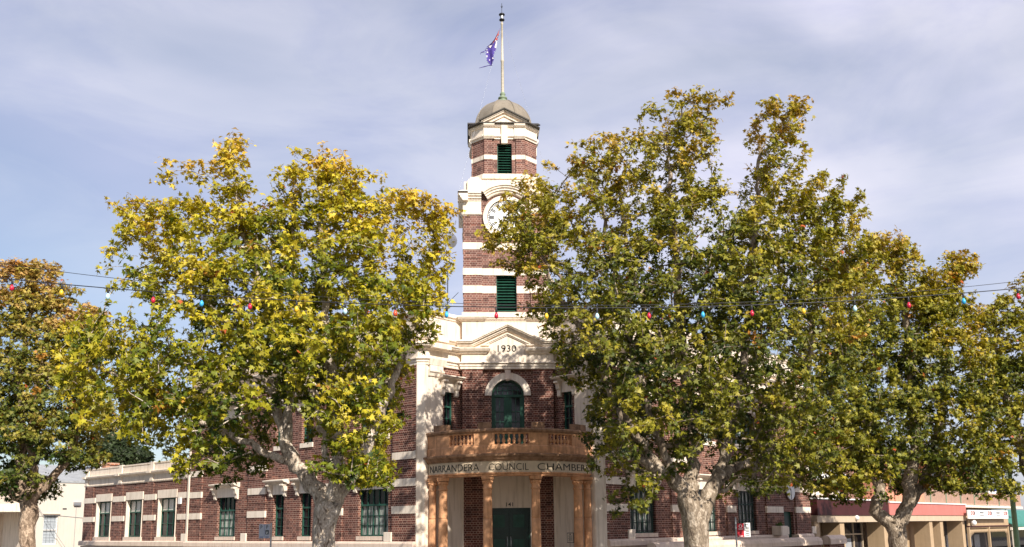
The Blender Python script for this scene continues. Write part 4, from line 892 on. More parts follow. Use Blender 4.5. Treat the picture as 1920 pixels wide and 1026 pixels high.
# chimney and the dark tree come behind; white shop with its side wall
CH = thing('chimney', 'short red brick chimney with a white pipe behind the annex parapet', 'chimney')
w = MB(); w.box(FL, 27.4, 28.2, -1.3, -.6, 4, 5.42); w.box(FL, 27.34, 28.26, -1.36, -.54, 5.42, 5.54); w.build('stack', BRICK_O, CH)
w = MB(); w.tube([FL(27.8, -.5, 4.4), FL(27.8, -.5, 5.75)], .05, 8); w.tube([FL(27.8, -.5, 5.7), FL(27.5, -.5, 5.8)], .05, 8); w.build('vent_pipe', WHITE, CH)

p36 = (LC[0] - S2 * 36, LC[1] + S2 * 36)
FS = frame(p36[0], p36[1], S2, S2, S2, -S2)        # side wall of the white shop
FP2 = frame(p36[0], p36[1], -S2, S2, -S2, -S2)     # its street front
WB = thing('white_shop', 'white rendered shop building with a small barred side window, far left behind the trunk', 'building')
w = MB(); wall_cells(w, FS, 0.0, 14, GZ, 4.75, -.3, 0.0, [(.72, 1.62, .85, 2.72)]); w.build('side_wall', mat('white_render', (0.60, 0.545, 0.475), .8, .04, 1.0, .1, 20, stain=.06), WB)
w = MB(); w.box(FS, .3, 12, -12, -.31, GZ, 4.5); w.build('body', CREAM, WB)
w = MB(); w.box(FS, -.05, 14, -.3, .04, 4.75, 4.82); w.prism_u(FS, [(-.1, 4.82), (-.1, 4.9), (-5, 6.2), (-5, 4.82)], .3, 14); w.build('roof', ROOFM, WB)
o = MB(); o.box(FS, .72, .78, -.16, -.1, .85, 2.72); o.box(FS, 1.56, 1.62, -.16, -.1, .85, 2.72); o.box(FS, .72, 1.62, -.16, -.1, .85, .92); o.box(FS, .72, 1.62, -.16, -.1, 2.65, 2.72); o.box(FS, .72, 1.62, -.16, -.09, 1.72, 1.79); o = o.build('window', WHITE, WB)
w = MB(); w.box(FS, .76, 1.6, -.2, -.17, .9, 2.7); w.build('pane', mat('pale_blind', (.42, .46, .50), .3, .1, 6), o)
w = MB()
for k in range(9): w.box(FS, .74, 1.6, -.03, -.02, 1.0 + k * .2, 1.012 + k * .2)
for k in range(3): w.box(FS, .95 + k * .22, .96 + k * .22, -.03, -.02, .9, 2.7)
w.build('window_bars', METALD, o)
w = MB(); w.box(FS, .66, 1.7, 0, .1, 2.74, 2.8); w.build('window_head', PINKCREAM, WB)
w = MB(); w.box(FS, 2.5, 2.95, 0, .16, 3.35, 3.52); w.box(FS, 2.52, 2.93, .0, .14, 3.3, 3.35); w.tube([FS(2.7, .03, 3.3), FS(2.7, .03, .2)], .015, 5); w.build('wall_light', STEEL, WB)
w = MB(); w.box(FS, 1.85, 2.1, 0, .02, 3.05, 3.13); w.build('air_vent', METALD, WB)
w = MB(); w.tube([FS(.0, .02, 2.62), FS(1.6, .03, 2.66), FS(3.6, .03, 2.48)], .012, 5); w.tube([FS(.2, .1, 3.3), FS(2.2, .4, .4)], .014, 5); w.build('wall_cable', STEEL, WB)
# street front with a porch opening
w = MB(); wall_cells(w, FP2, 0.0, 14, GZ, 4.5, -.3, 0.0, [(1.1, 5.6, GZ, 2.9)]); w.build('front_wall', CREAM, WB)
w = MB(); w.prism_u(FP2, [(0, 2.9), (2.6, 2.9), (2.6, 3.2), (.0, 3.5)], .3, 13); w.build('porch_roof', CREAM2, WB)
w = MB(); w.box(FP2, .3, .65, 2.2, 2.55, GZ, 2.9); w.box(FP2, 5.8, 6.1, 2.2, 2.55, GZ, 2.9); w.build('porch_post', CREAM, WB)
w = MB(); w.box(FP2, 1.1, 5.6, -1.2, -1.1, GZ, 2.9); w.build('shopfront', GLASSD, WB)

# rooftop antenna
AT = thing('antenna', 'thin rooftop antenna mast with a white dome, seen just left of the clock tower', 'antenna')
w = MB(); w.tube([(-2.55, 6, 9.05), (-2.5, 6, 13.4)], .03, 6); w.tube([(-2.5, 6, 11.9), (-2.0, 5.6, 12.3)], .015, 5); w.tube([(-2.9, 6, 11.6), (-2.2, 6, 11.75)], .012, 5); w.build('mast', STEEL, AT)
w = MB(); w.sphere((-2.32, 6, 14.9), .26, 12, 1.3); w.tube([(-2.5, 6, 13.3), (-2.36, 6, 14.6)], .02, 5); w.build('white_dome', WHITE, AT)

# dish-like round sign on the right wing
RS = thing('round_sign', 'pale round sign with dark stem at the far end of the right wing', 'sign')
w = MB(); w.prism(FR, [(15.15 + .42 * cos(2 * pi * k / 24), 3.2 + .42 * sin(2 * pi * k / 24)) for k in range(24)], .08, .13); w.build('sign_face', WHITE, RS)
w = MB(); w.box(FR, 15.13, 15.17, .13, .14, 2.8, 3.3); w.box(FR, 15.1, 15.2, -.05, .08, 3.1, 3.3); w.build('stem', METALD, RS)
PLN = thing('planter', 'low square cream planter with a small green plant, beside the side gate on the right', 'planter')
w = MB(); w.box(FR, 12.95, 13.65, .10, .6, 1.08, 1.52); w.build('pot', CREAM2, PLN, bevel=.02)
random.seed(11); w = MB()
for k in range(60):
    a = random.random() * 6.28; r = random.random() * .2; c = Vector(FR(13.3 + r * cos(a), .35 + r * sin(a) * .8, 1.5)); d = Vector((random.uniform(-.5, .5), random.uniform(-.5, .5), 1)).normalized() * random.uniform(.12, .26)
    s_ = d.cross(Vector((random.random(), random.random(), .1))).normalized() * .03; w.add([c - s_, c + s_, c + d], [(0, 1, 2)])
w.build('plant', mat('plant_green', (.06, .12, .02), .6, .4, 20), PLN)
GW = thing('boundary_wall', 'low brick boundary wall with rounded cream coping along the right wing', 'wall')
w = MB()
w.box(FR, .9, 15.0, 1.3, 1.55, GZ, .62); w.box(FR, 15.9, 17.6, 1.3, 1.6, GZ, .62); w.build('brickwork', BRICK, GW)
w = MB(); w.prism_u(FR, [(1.22, .62), (1.66, .62), (1.66, .80), (1.60, .93), (1.42, .99), (1.26, .93), (1.22, .80)], .9, 15.0); w.prism_u(FR, [(1.18, .62), (1.7, .62), (1.7, .86), (1.6, 1.0), (1.44, 1.05), (1.26, 1.0), (1.18, .86)], 15.8, 17.7); w.build('coping', PINKCREAM, GW)

# ------------------------------------------------------------------ shops to the right
SALM = mat('salmon_fascia', (0.50, 0.17, 0.145), .6, .08, 2, stain=.1); MARO_SHADE = mat('maroon_and_shaded_fascia', (0.055, 0.013, 0.013), .6, .2)  # dark maroon puts tree shade into the corner shop's fascia colour
TAN = mat('tan_paint', (0.44, 0.315, 0.195), .7, .08, 2, stain=.1); BEIGE = mat('beige_paint', (0.50, 0.40, 0.29), .7, .06, 2, stain=.1)
TEAL = mat('teal_awning', (0.055, 0.22, 0.18), .6, .12, 3, stain=.15); SALMW = mat('salmon_wall', (0.62, 0.28, 0.19), .8, .1, 2, .1, 20, stain=.1)
def shop(name, label, u0, u1, wallm, fasm, zf0, zf1, beam=True, mull=2.0):
    T_ = thing(name, label, 'shop')
    w = MB(); w.box(FR, u0, u1, -9, -1.3, GZ, 2.6); w.build('body', wallm, T_)
    w = MB(); w.box(FR, u0, u1, -1.3, .25, zf0, zf1); w.build('awning_fascia', fasm, T_)
    w = MB(); w.box(FR, u0, u1, -1.3, .31, zf1, zf1 + .07); w.build('awning_edge', WHITE, T_)
    if beam: w = MB(); w.box(FR, u0, u1, -.2, .2, zf0 - .36, zf0 - .004); w.build('beam', BEIGE, T_)
    return T_
A = shop('corner_shop', 'tan shopfront under an awning coloured dark maroon for tree shade, right beside the brick wing', 17.75, 27.3, TAN, MARO_SHADE, 2.03, 2.86)
B = shop('pink_shop', 'tan shopfront under a salmon pink awning behind the right-hand trunk', 27.4, 41.4, TAN, SALM, 2.06, 2.78)
for T_, cols, wn in ((A, (17.9, 20.95, 27.0), [(18.0, 20.4), (21.5, 26.6)]), (B, (27.7, 34.6, 36.6, 41.0), [(28.0, 33.6), (37.6, 40.7)])):
    for u in cols:
        w = MB(); w.box(FR, u - .28, u + .28, -.9, .1, GZ, 1.70); w.build('column', TAN, T_)
    for a, c in wn:
        w = MB(); w.box(FR, a, c, -1.25, -1.2, GZ, 1.7); w.build('pane', GLASSD, T_)
        fr_ = MB(); n = max(2, round((c - a) / 1.3))
        for k in range(n + 1): u = a + (c - a) * k / n; fr_.box(FR, u - .04, u + .04, -1.2, -1.12, GZ, 1.7)
        fr_.box(FR, a, c, -1.2, -1.13, .95, 1.03); fr_.box(FR, a, c, -1.2, -1.13, 1.63, 1.7); fr_.build('shop_window_frame', BEIGE, T_)
        w = MB()
        random.seed(int(a * 10))
        for k in range(n):
            if k % 2 == 0: w.box(FR, a + (c - a) * (k + .15) / n, a + (c - a) * (k + .8) / n, -1.196, -1.19, -.2, .75)
        w.build('window_poster', mat('poster_grey', (.32, .33, .35), .6, .2, 5), T_)
w = MB(); w.sphere(FR(22.6, .25, 1.90), .14, 10); w.build('globe_lamp', WHITE, A)
# brick hotel above the shops
HT = thing('brick_hotel', 'brick hotel upper storey with white awning above the shop roofs on the right', 'building')
w = MB(); w.box(FR, 17.9, 30, -7, -2.4, 2.6, 7.2); w.build('wall', BRICK, HT)
w = MB(); w.box(FR, 17.9, 30.2, -2.4, -2.2, 6.6, 7.3); w.build('cornice', CREAM2, HT)
for u in (19.6, 22.6, 25.6):
    o = MB(); o.box(FR, u - .6, u + .6, -2.4, -2.34, 3.3, 5.0); o = o.build('window', TAN, HT)
    w = MB(); w.box(FR, u - .5, u - .05, -2.34, -2.33, 3.4, 4.9); w.box(FR, u + .05, u + .5, -2.34, -2.33, 3.4, 4.9); w.build('pane', GLASSD, o)
    w = MB(); w.prism_u(FR, [(-2.4, 4.9), (-1.5, 4.25), (-1.5, 4.05), (-1.54, 4.05), (-1.54, 4.2), (-2.4, 4.8)], u - .9, u + .9); w.build('awning', WHITE, HT)
    w = MB(); w.prism_u(FR, [(-2.34, 3.55), (-1.9, 3.2), (-1.9, 3.12), (-2.34, 3.4)], u - .8, u + .8); w.build('window_sill', CREAM2, HT)
# salmon hotel with a latticed balcony
SH = thing('salmon_hotel', 'salmon painted two-storey hotel with latticed balcony behind the white sign', 'building')
w = MB(); wall_cells(w, FR, 34.0, 56, 2.6, 6.6, -6, -2.6, [(37.6, 38.6, 3.4, 5.4), (43.5, 44.6, 3.4, 5.4), (48, 49, 3.4, 5.4)]); w.build('wall', SALMW, SH)
for u in (37.6, 43.5, 48):
    o = MB(); o.box(FR, u - .1, u + 1.15, -2.6, -2.52, 3.3, 5.5); o = o.build('window', CREAM2, SH); w = MB(); w.box(FR, u, u + 1.05, -2.52, -2.51, 3.4, 5.4); w.build('pane', GLASSD, o)
w = MB(); w.box(FR, 34, 56, -2.6, .2, 2.62, 2.78); w.build('balcony_floor', CREAM2, SH)
w = MB()
for u in range(35, 56, 3): w.box(FR, u - .06, u + .06, .0, .12, 2.78, 6.0)
w.box(FR, 34, 56, 0, .12, 5.9, 6.05); w.build('verandah_post', VERD, SH)
w = MB(); w.box(FR, 34, 56, .03, .09, 3.62, 3.70); w.box(FR, 34, 56, .03, .09, 2.82, 2.88)
k = 34.0
while k < 56: w.box(FR, k, k + .07, .04, .08, 2.88, 3.62); k += .17
w.build('balustrade', mat('dusty_pink_paint', (.50, .33, .25), .7, .1), SH)
w = MB(); w.prism_u(FR, [(.3, 6.0), (-2.6, 6.9), (-2.6, 7.0), (.3, 6.1)], 34, 56); w.box(FR, 34, 56, -6.2, -2.6, 6.6, 6.75); w.build('roof', ROOFM, SH)
# verandah shop with fretwork
VS = thing('verandah_shop', 'shop with brown verandah and cream fretwork valance under the white sign', 'shop')
w = MB(); w.box(FR, 41.8, 54, -8, -1.8, GZ, 2.6); w.build('wall', mat('dark_shopfront', (.06, .045, .04), .5, .3), VS)
w = MB(); w.prism_u(FR, [(.2, 1.72), (-1.8, 2.4), (-1.8, 2.5), (.2, 1.80)], 41.8, 51.5); w.box(FR, 41.8, 51.5, .1, .2, 1.34, 1.74); w.build('verandah_fascia', TAN, VS)
w = MB(); w.box(FR, 41.8, 51.6, .06, .24, 1.26, 1.34); w.build('beam', MARO_SHADE, VS)
w = MB(); k = 42.0
while k < 51.3:
    w.prism(FR, [(k, 1.26), (k + .24, 1.26), (k + .12, 1.12)], .12, .16)
    w.box(FR, k + .08, k + .14, .2, .21, 1.42, 1.62); k += .26
w.box(FR, 42, 51.4, .12, .16, .98, 1.08)
k = 42.0
while k < 51.3:
    d = .0 + .35 * max(0, 1 - min(k - 42, 51.3 - k) / 1.0); w.prism(FR, [(k, .98), (k + .26, .98), (k + .13, .84 - d)], .12, .15); k += .26
w.build('valance', TAN, VS)
for u in (41.9, 46.5, 51.3): w = MB(); w.box(FR, u - .09, u + .09, .06, .22, GZ, 1.26); w.build('post', TAN, VS)
for u, z0, z1 in ((43, -.3, .7), (45.2, -.4, .6), (47.6, -.2, .75), (49.4, -.3, .65)): w = MB(); w.box(FR, u, u + 1.3, -1.8, -1.76, z0, z1); w.build('window_poster', mat('poster_pale', (.45, .44, .45), .6, .2, 4), VS)
w = MB(); w.sphere(FR(42.3, .4, 1.55), .2, 10); w.build('globe_lamp', WHITE, VS)
# long white sign
SG = thing('fascia_sign', 'long white sign board with red emblems and small dark lettering above the fretwork verandah', 'sign')
w = MB(); w.box(FR, 40.7, 50.2, .5, .58, 1.83, 2.43); w.build('board', WHITE, SG)
w = MB(); wd = MB()
for u in (41.4, 45.3, 49.2):
    for c_ in (u, u + .42):
        n = 16
        for k in range(n):
            a, c = 2 * pi * k / n, 2 * pi * (k + 1) / n
            w.prism(FR, [(c_ + r * 1.1 * cos(t), 2.22 + r * sin(t)) for r, t in ((.08, a), (.15, a), (.15, c), (.08, c))], .58, .59)
    wd.box(FR, u + .62, u + .78, .58, .59, 2.1, 2.33); wd.box(FR, u + .15, u + .85, .58, .59, 1.93, 1.97)
for u in (43.3, 47.2):
    for k in range(6): wd.box(FR, u + k * .15, u + k * .15 + .1, .58, .59, 2.2, 2.29)
    for k in range(7): wd.box(FR, u + k * .14, u + k * .14 + .09, .58, .59, 2.0, 2.06)
w.build('emblem', mat('sign_red', (.65, .06, .04), .5, .1), SG); wd.build('small_lettering', METALD, SG)
# teal awning shop at the far right
TS = thing('teal_shop', 'shop under a wide teal green awning at the far right behind the lamp post', 'shop')
w = MB(); w.prism_u(FR, [(.4, 1.36), (.4, 1.42), (-2.2, 2.6), (-2.2, 2.5)], 51.8, 75); w.box(FR, 51.8, 75, .36, .4, 1.2, 1.36); w.build('awning', TEAL, TS)
w = MB(); w.box(FR, 51.8, 75, -8, -2.2, GZ, 2.6); w.build('wall', BEIGE, TS)
w = MB(); w.box(FR, 51.8, 75, .2, .34, .95, 1.18)
for u in (52.2, 57, 62): w.box(FR, u - .1, u + .1, .2, .34, GZ, .95)
w.build('beam', CREAM2, TS)
w = MB(); w.box(FR, 52.5, 74, -2.18, -2.1, GZ, .9); w.build('shopfront', GLASSD, TS)
BS = thing('roof_sign', 'blue and white sign board standing above the teal awning', 'sign')
w = MB(); w.box(FR, 53.0, 58.2, -1.5, -1.4, 2.9, 5.0); w.build('board', WHITE, BS)
w = MB(); w.box(FR, 53.1, 58.1, -1.4, -1.39, 4.05, 4.5); w.box(FR, 53.6, 57.6, -1.4, -1.39, 3.2, 3.5); w.build('blue_band', mat('sign_blue', (.03, .07, .35), .5, .1), BS)
w = MB(); w.box(FR, 53.4, 53.5, -1.6, -1.5, 2.4, 4.6); w.box(FR, 57.6, 57.7, -1.6, -1.5, 2.4, 4.6); w.build('post', STEEL, BS)
# lamp post
LP = thing('lamp_post', 'pale green street lamp post in front of the teal awning at the far right', 'lamp post')
GP = mat('pale_green_paint', (.26, .38, .20), .5, .1, 5, stain=.1)
w = MB(); w.lathe((21.1, 2.0, 0), [(.16, GZ), (.16, -.1), (.115, -.05), (.10, 2.1), (.07, 4.3)], 14); w.build('pole', GP, LP)
w = MB(); w.tube([(21.1, 2, 4.2), (21.15, 1.95, 4.45), (21.5, 1.7, 4.6), (21.9, 1.5, 4.6)], .04, 8); w.build('arm', GP, LP)
w = MB(); w.lathe((22.0, 1.45, 4.48), [(.02, .16), (.12, .14), (.2, .06), (.22, 0)], 12); w.build('lamp_head', STEEL, LP)

# ------------------------------------------------------------------ parking signs
PSG = mat('sign_grey_face', (.48, .49, .53), .5, .05)
def sign_at(F, uc, wc, yaw, name, label, build):
    c = F(uc, wc, 0); T_ = thing(name, label, 'road sign', 'parking sign posts at the kerbs')
    G_ = frame(c[0], c[1], cos(yaw), sin(yaw), sin(yaw), -cos(yaw))
    w = MB(); w.lathe((c[0], c[1], 0), [(.03, GZ), (.03, 1.85)], 8); w.build('post', STEEL, T_)
    build(G_, T_); return T_
def b1(G_, T_):
    w = MB(); w.box(G_, -.50, -.02, .035, .045, 1.32, 1.80); p = w.build('sign_plate', PSG, T_, bevel=.002)
    w = MB()
    text_mesh(w, 'P', lambda x, y, d: G_(-.39 + x, .045 + d, 1.64 + y), .12, .08, .003); text_mesh(w, 'P', lambda x, y, d: G_(-.14 + x, .045 + d, 1.64 + y), .12, .08, .003)
    w.box(G_, -.21, -.07, .045, .048, 1.45, 1.60); w.build('lettering', INK, p)
    w = MB(); w.box(G_, -.46, -.31, .045, .048, 1.35, 1.375); w.box(G_, -.21, -.06, .045, .048, 1.35, 1.375); w.box(G_, -.262, -.255, .045, .047, 1.33, 1.79); w.build('small_print', mat('sign_navy', (.03, .05, .22), .5), p)
    w = MB()
    w.prism(G_, [(-.145 + .03 * cos(k), 1.50 + .03 * sin(k)) for k in range(6)], .048, .05); w.box(G_, -.15, -.13, .048, .05, 1.51, 1.575); w.box(G_, -.13, -.105, .048, .05, 1.50, 1.52); w.build('wheelchair_symbol', WHITE, p)
def b2(G_, T_):
    RED = mat('sign_red', (.65, .06, .04)); CRIM = mat('crimson_sign', (.45, .015, .03), .45, .05)
    w = MB(); w.box(G_, .03, .27, .035, .045, 1.18, 1.64); a = w.build('sign_plate', CRIM, T_, label='crimson left half of the sign')
    w = MB(); n = 16
    for k in range(n):
        q, c = 2 * pi * k / n, 2 * pi * (k + 1) / n
        w.prism(G_, [(.15 + r * cos(t), 1.55 + r * sin(t)) for r, t in ((.04, q), (.06, q), (.06, c), (.04, c))], .045, .048)
    w.box(G_, .07, .23, .045, .048, 1.44, 1.465); w.box(G_, .07, .23, .045, .048, 1.205, 1.225); w.build('white_marks', WHITE, a)
    w = MB(); w.box(G_, .272, .50, .035, .045, 1.18, 1.66); p = w.build('sign_plate', WHITE, T_, label='white right half of the sign')
    w = MB()
    text_mesh(w, 'P', lambda x, y, d: G_(.41 + x, .045 + d, 1.56 + y), .07, .045, .003)
    for k, z in enumerate((1.50, 1.45, 1.40, 1.35, 1.29, 1.23)): w.box(G_, .32 + .02 * (k % 2), .45, .045, .048, z, z + .025)
    w.build('lettering', METALD, p)
    w = MB(); w.prism(G_, [(.34 + .03 * cos(k), 1.6 + .03 * sin(k)) for k in range(6)], .045, .048); w.build('green_mark', GREEN, p)
sign_at(FL, 1.93, 5.0, -.5, 'parking_sign', 'grey parking sign with two black letters P, left of the pale trunk', b1)
sign_at(FR, .80, 5.0, .1, 'parking_sign', 'red and white parking sign, just right of the thick forked trunk', b2)

# ------------------------------------------------------------------ festoon lights
FE = thing('festoon_lights', 'string of coloured festoon bulbs on a dark cable strung across the whole view', 'festoon lights')
FY = -24.5
def zc(x): return 4.44 + .0000 + (.40 * (x / 7.6) ** 2 if x < 0 else .28 * (x / 6.0) ** 2)
def zs(x): return 4.475 + (.56 * (x / 7.6) ** 2 if x < 0 else .345 * (x / 6.0) ** 2)
for nm, fz_, r in (('cable', zc, .006), ('support_wire', zs, .0035)):
    w = MB(); w.tube([(x * .25, FY + .0, fz_(x * .25)) for x in range(-44, 45)], r, 6); w.build(nm, METALD, FE)
px_x = [-7.42, -6.79, -6.20, -5.62, -5.0, -4.38, -3.78, -3.15, -2.5, -1.83, -1.18, -.52, .15, .84, 1.56, 2.22, 2.92, 3.62, 4.36, 5.12, 5.88]
colr = 'RYWRBRYWOBRYWRBRYWRBR'
BM = {'R': (.55, .02, .05), 'Y': (.80, .50, .03), 'W': (.50, .75, .80), 'B': (.05, .42, .75), 'O': (.70, .10, .04)}
BM = {k: mat('bulb_' + n, BM[k], .25, .05, 3, spec=.5) for k, n in zip('RYWBO', ('crimson', 'yellow', 'pale_blue', 'blue', 'orange_red'))}
for x, c in zip(px_x, colr):
    z = zc(x)
    w = MB(); w.lathe((x, FY, z - .075), [(.010, 0), (.014, .01), (.014, .05), (.010, .075), (.006, .08)], 8); sk = w.build('bulb_socket', METALD, FE)
    w = MB(); w.lathe((x, FY, z - .155), [(.002, 0), (.015, .006), (.024, .022), (.028, .038), (.025, .055), (.017, .070), (.011, .084)], 12); w.build('bulb', BM[c], sk)

# ------------------------------------------------------------------ trees
def bark_mat(name, pale, mid, dark, fl=1.0):
    m = bpy.data.materials.new(name); m.use_nodes = True; t = m.node_tree; b = t.nodes['Principled BSDF']; b.inputs['Roughness'].default_value = .85; b.inputs['Specular IOR Level'].default_value = .2
    g = N(t, 'ShaderNodeNewGeometry')
    mpn = N(t, 'ShaderNodeMapping'); mpn.inputs['Scale'].default_value = (1, 1, .55)
    n = N(t, 'ShaderNodeTexNoise'); n.inputs['Scale'].default_value = 5.5; n.inputs['Detail'].default_value = 6; n.inputs['Roughness'].default_value = .6; n.inputs['Distortion'].default_value = 1.2
    r = N(t, 'ShaderNodeValToRGB'); e = r.color_ramp.elements; e[0].position = .36; e[0].color = dark + (1,); e[1].position = .43; e[1].color = mid + (1,)
    e.new(.53).color = mid + (1,); e.new(.57).color = pale + (1,)
    v = N(t, 'ShaderNodeTexVoronoi', feature='F1'); v.inputs['Scale'].default_value = 11
    n4 = N(t, 'ShaderNodeTexNoise'); n4.inputs['Scale'].default_value = 24; n4.inputs['Detail'].default_value = 5
    r4 = N(t, 'ShaderNodeValToRGB'); r4.color_ramp.elements[0].position = .35; r4.color_ramp.elements[0].color = (.7, .68, .66, 1); r4.color_ramp.elements[1].position = .65; r4.color_ramp.elements[1].color = (1.15, 1.13, 1.1, 1)
    mm = N(t, 'ShaderNodeMix', data_type='RGBA', blend_type='MULTIPLY'); mm.inputs['Factor'].default_value = 1
    L = t.links.new
    L(g.outputs['Position'], mpn.inputs['Vector']); L(mpn.outputs[0], n.inputs['Vector']); L(mpn.outputs[0], v.inputs['Vector']); L(mpn.outputs[0], n4.inputs['Vector']); L(n.outputs['Fac'], r.inputs[0]); L(n4.outputs['Fac'], r4.inputs[0])
    L(r.outputs[0], mm.inputs['A']); L(r4.outputs[0], mm.inputs['B']); L(mm.outputs['Result'], b.inputs['Base Color'])
    ad = N(t, 'ShaderNodeMath', operation='MULTIPLY_ADD'); ad.inputs[1].default_value = .6
    L(v.outputs['Distance'], ad.inputs[0]); L(n4.outputs['Fac'], ad.inputs[2])
    bp = N(t, 'ShaderNodeBump'); bp.inputs['Strength'].default_value = .8 * fl; bp.inputs['Distance'].default_value = .035; L(ad.outputs[0], bp.inputs['Height']); L(bp.outputs[0], b.inputs['Normal'])
    return m
BK1 = bark_mat('pale_flaking_bark', (.72, .64, .55), (.50, .42, .34), (.17, .125, .09), 1.6)
BK2 = bark_mat('mottled_grey_bark', (.47, .395, .315), (.27, .215, .16), (.115, .085, .065))
BK0 = bark_mat('brown_bark', (.52, .40, .30), (.30, .22, .16), (.12, .085, .06))
def leaf_mat():
    m = bpy.data.materials.new('plane_leaf'); m.use_nodes = True; t = m.node_tree; b = t.nodes['Principled BSDF']
    at = N(t, 'ShaderNodeAttribute', attribute_name='leafcol'); b.inputs['Roughness'].default_value = .5; b.inputs['Specular IOR Level'].default_value = .35
    tr = N(t, 'ShaderNodeBsdfTranslucent'); ms = N(t, 'ShaderNodeMixShader'); ms.inputs[0].default_value = .21; out = t.nodes['Material Output']
    hs = N(t, 'ShaderNodeHueSaturation'); hs.inputs['Saturation'].default_value = 1.15; hs.inputs['Value'].default_value = 1.25
    L = t.links.new; L(at.outputs['Color'], b.inputs['Base Color']); L(at.outputs['Color'], hs.inputs['Color']); L(hs.outputs[0], tr.inputs['Color'])
    L(b.outputs[0], ms.inputs[1]); L(tr.outputs[0], ms.inputs[2]); L(ms.outputs[0], out.inputs['Surface']); return m
LEAF = leaf_mat()

def tree(key, name, label, seed, tips, nleaf, lsize, pal, bark, depth=1.0, ymul=1.0, cat='tree', group='plane trees along the kerbs', smooth_color=0.0, twig=.55, cy=0.0, taper=.62):
    D_ = TREES[key]; bx, by = D_['base']; rng = np.random.default_rng(seed); random.seed(seed)
    T_ = thing(name, label, cat, group)
    T_.location = (bx, by, GZ)
    org = Vector((bx, by, 0))
    cl = np.array(D_['cl']); 
    xs0, xs1 = (cl[:, 0] - cl[:, 2]).min(), (cl[:, 0] + cl[:, 2]).max(); zs0, zs1 = (cl[:, 1] - cl[:, 3]).min(), (cl[:, 1] + cl[:, 3]).max()
    xc, zc_ = (xs0 + xs1) / 2, zs0 + (zs1 - zs0) * .42; RX, RZ = (xs1 - xs0) / 2, (zs1 - zs0) * .58
    # limbs -> skeleton nodes
    pos, par, rad = [], [], []
    limb_ids = []
    for li, lm in enumerate(D_['limbs']):
        L_ = len(lm); ph = rng.uniform(-1, 1); sgn = (1 if li % 2 else -1)
        pts = []
        for i, (x, z, r) in enumerate(lm):
            f_ = i / (L_ - 1)
            y = 0 if li == 0 else sgn * (f_ ** 1.2) * (RX * .42) * (0.45 + .35 * abs(ph)) * depth * (1 - .75 * min(1, max(0, (z - zs0) / (zs1 - zs0) - .2) / .6)) + cy * f_
            pts.append((Vector((x, y, z)), r))
        if li == 0: pts = [(Vector((pts[0][0].x * .6 + .0, 0, GZ - .1)), pts[0][1] * 1.3), (Vector((pts[0][0].x, 0, GZ + .5)), pts[0][1] * 1.06)] + pts
        # nearest node as parent, then subdivide the polyline
        prev = -1
        if pos:
            P_ = np.array(pos); d = ((P_ - np.array(pts[0][0])) ** 2).sum(1); prev = int(d.argmin())
            if li > 0:      # side limbs leave from a node of the earlier skeleton, keep their y
                dy = P_[prev][1]; n_ = len(pts)
                pts = [(Vector((p.x, p.y + dy * (1 - i / n_), p.z)), r) for i, (p, r) in enumerate(pts)]
        ids = []
        for i in range(len(pts) - 1):
            (p, r), (q, r1) = pts[i], pts[i + 1]; n_ = max(1, int((q - p).length / .22))
            for k in range(n_):
                f_ = k / n_; pp = p.lerp(q, f_)
                jit = .04 if (li and len(pos) > 3) else .0
                pos.append([pp.x + rng.normal() * jit, pp.y + rng.normal() * jit, pp.z + rng.normal() * jit]); par.append(prev); rad.append(r + (r1 - r) * f_); prev = len(pos) - 1; ids.append(prev)
        pos.append(list(pts[-1][0])); par.append(prev); rad.append(pts[-1][1]); ids.append(len(pos) - 1)
        limb_ids.append(ids)
    nl = len(pos)
    # twig targets inside the crown
    area = cl[:, 2] * cl[:, 3]; wgt = area ** .92; wgt /= wgt.sum()
    tg = []
    for _ in range(tips):
        c = cl[rng.choice(len(cl), p=wgt)]
        a = rng.uniform(0, 2 * pi); r = sqrt(rng.uniform(0, 1))
        x = c[0] + c[2] * r * cos(a); z = c[1] + c[3] * r * sin(a)
        if rng.random() < .10 and z > zc_: z += rng.uniform(.05, .35)
        hd = RX * .72 * depth * sqrt(max(.05, 1 - min(1, ((x - xc) / RX) ** 2) * .85) * max(.06, 1 - min(1, ((z - zc_) / RZ) ** 2) * .85))
        hd *= 1 - taper * min(1, max(0, (z - zs0) / (zs1 - zs0) - .3) / .5)
        v = rng.uniform(-1, 1); v = np.sign(v) * abs(v) ** .6
        tg.append((x, v * hd + cy, z))
    tg = np.array(tg)
    cap = nl + tips * 14; PA = np.zeros((cap, 3)); PA[:nl] = pos; PR_ = list(par); RD = list(rad); n_ = nl; start = min(6, nl - 1)
    ok_ = np.zeros(cap, bool); ok_[:nl] = np.array([r < .30 * max(rad) * 1.9 for r in rad]); ok_[:len(limb_ids[0]) + 2] = False
    d0 = np.array([((PA[:nl] - t) ** 2).sum(1).min() for t in tg]); order = np.argsort(d0)
    tipids = []
    for ti in order:
        t = tg[ti]; dv = t - PA[:n_]; d = np.sqrt((dv ** 2).sum(1)) + 1e-6
        # prefer to leave branches upwards and outwards
        cost = d * (1 + .35 * (dv[:, 2] < -.1)) + (~ok_[:n_]) * 50
        i = int(cost.argmin()); L_ = d[i]
        k = max(1, int(L_ / .38)); p0 = PA[i].copy(); prev = i
        bend = np.array([0, 0, .12 * L_])
        for q in range(1, k + 1):
            f_ = q / k; pp = p0 + (t - p0) * f_ + bend * 4 * f_ * (1 - f_) * .5 + (rng.normal(size=3) * .05 if q < k else 0)
            if n_ >= cap: break
            PA[n_] = pp; ok_[n_] = True; PR_.append(prev); RD.append(0.0); prev = n_; n_ += 1
        tipids.append(prev)
    PA = PA[:n_]
    cnt = np.zeros(n_); 
    for i in tipids: cnt[i] += 1
    for i in range(n_ - 1, 0, -1):
        if PR_[i] >= 0: cnt[PR_[i]] += cnt[i]
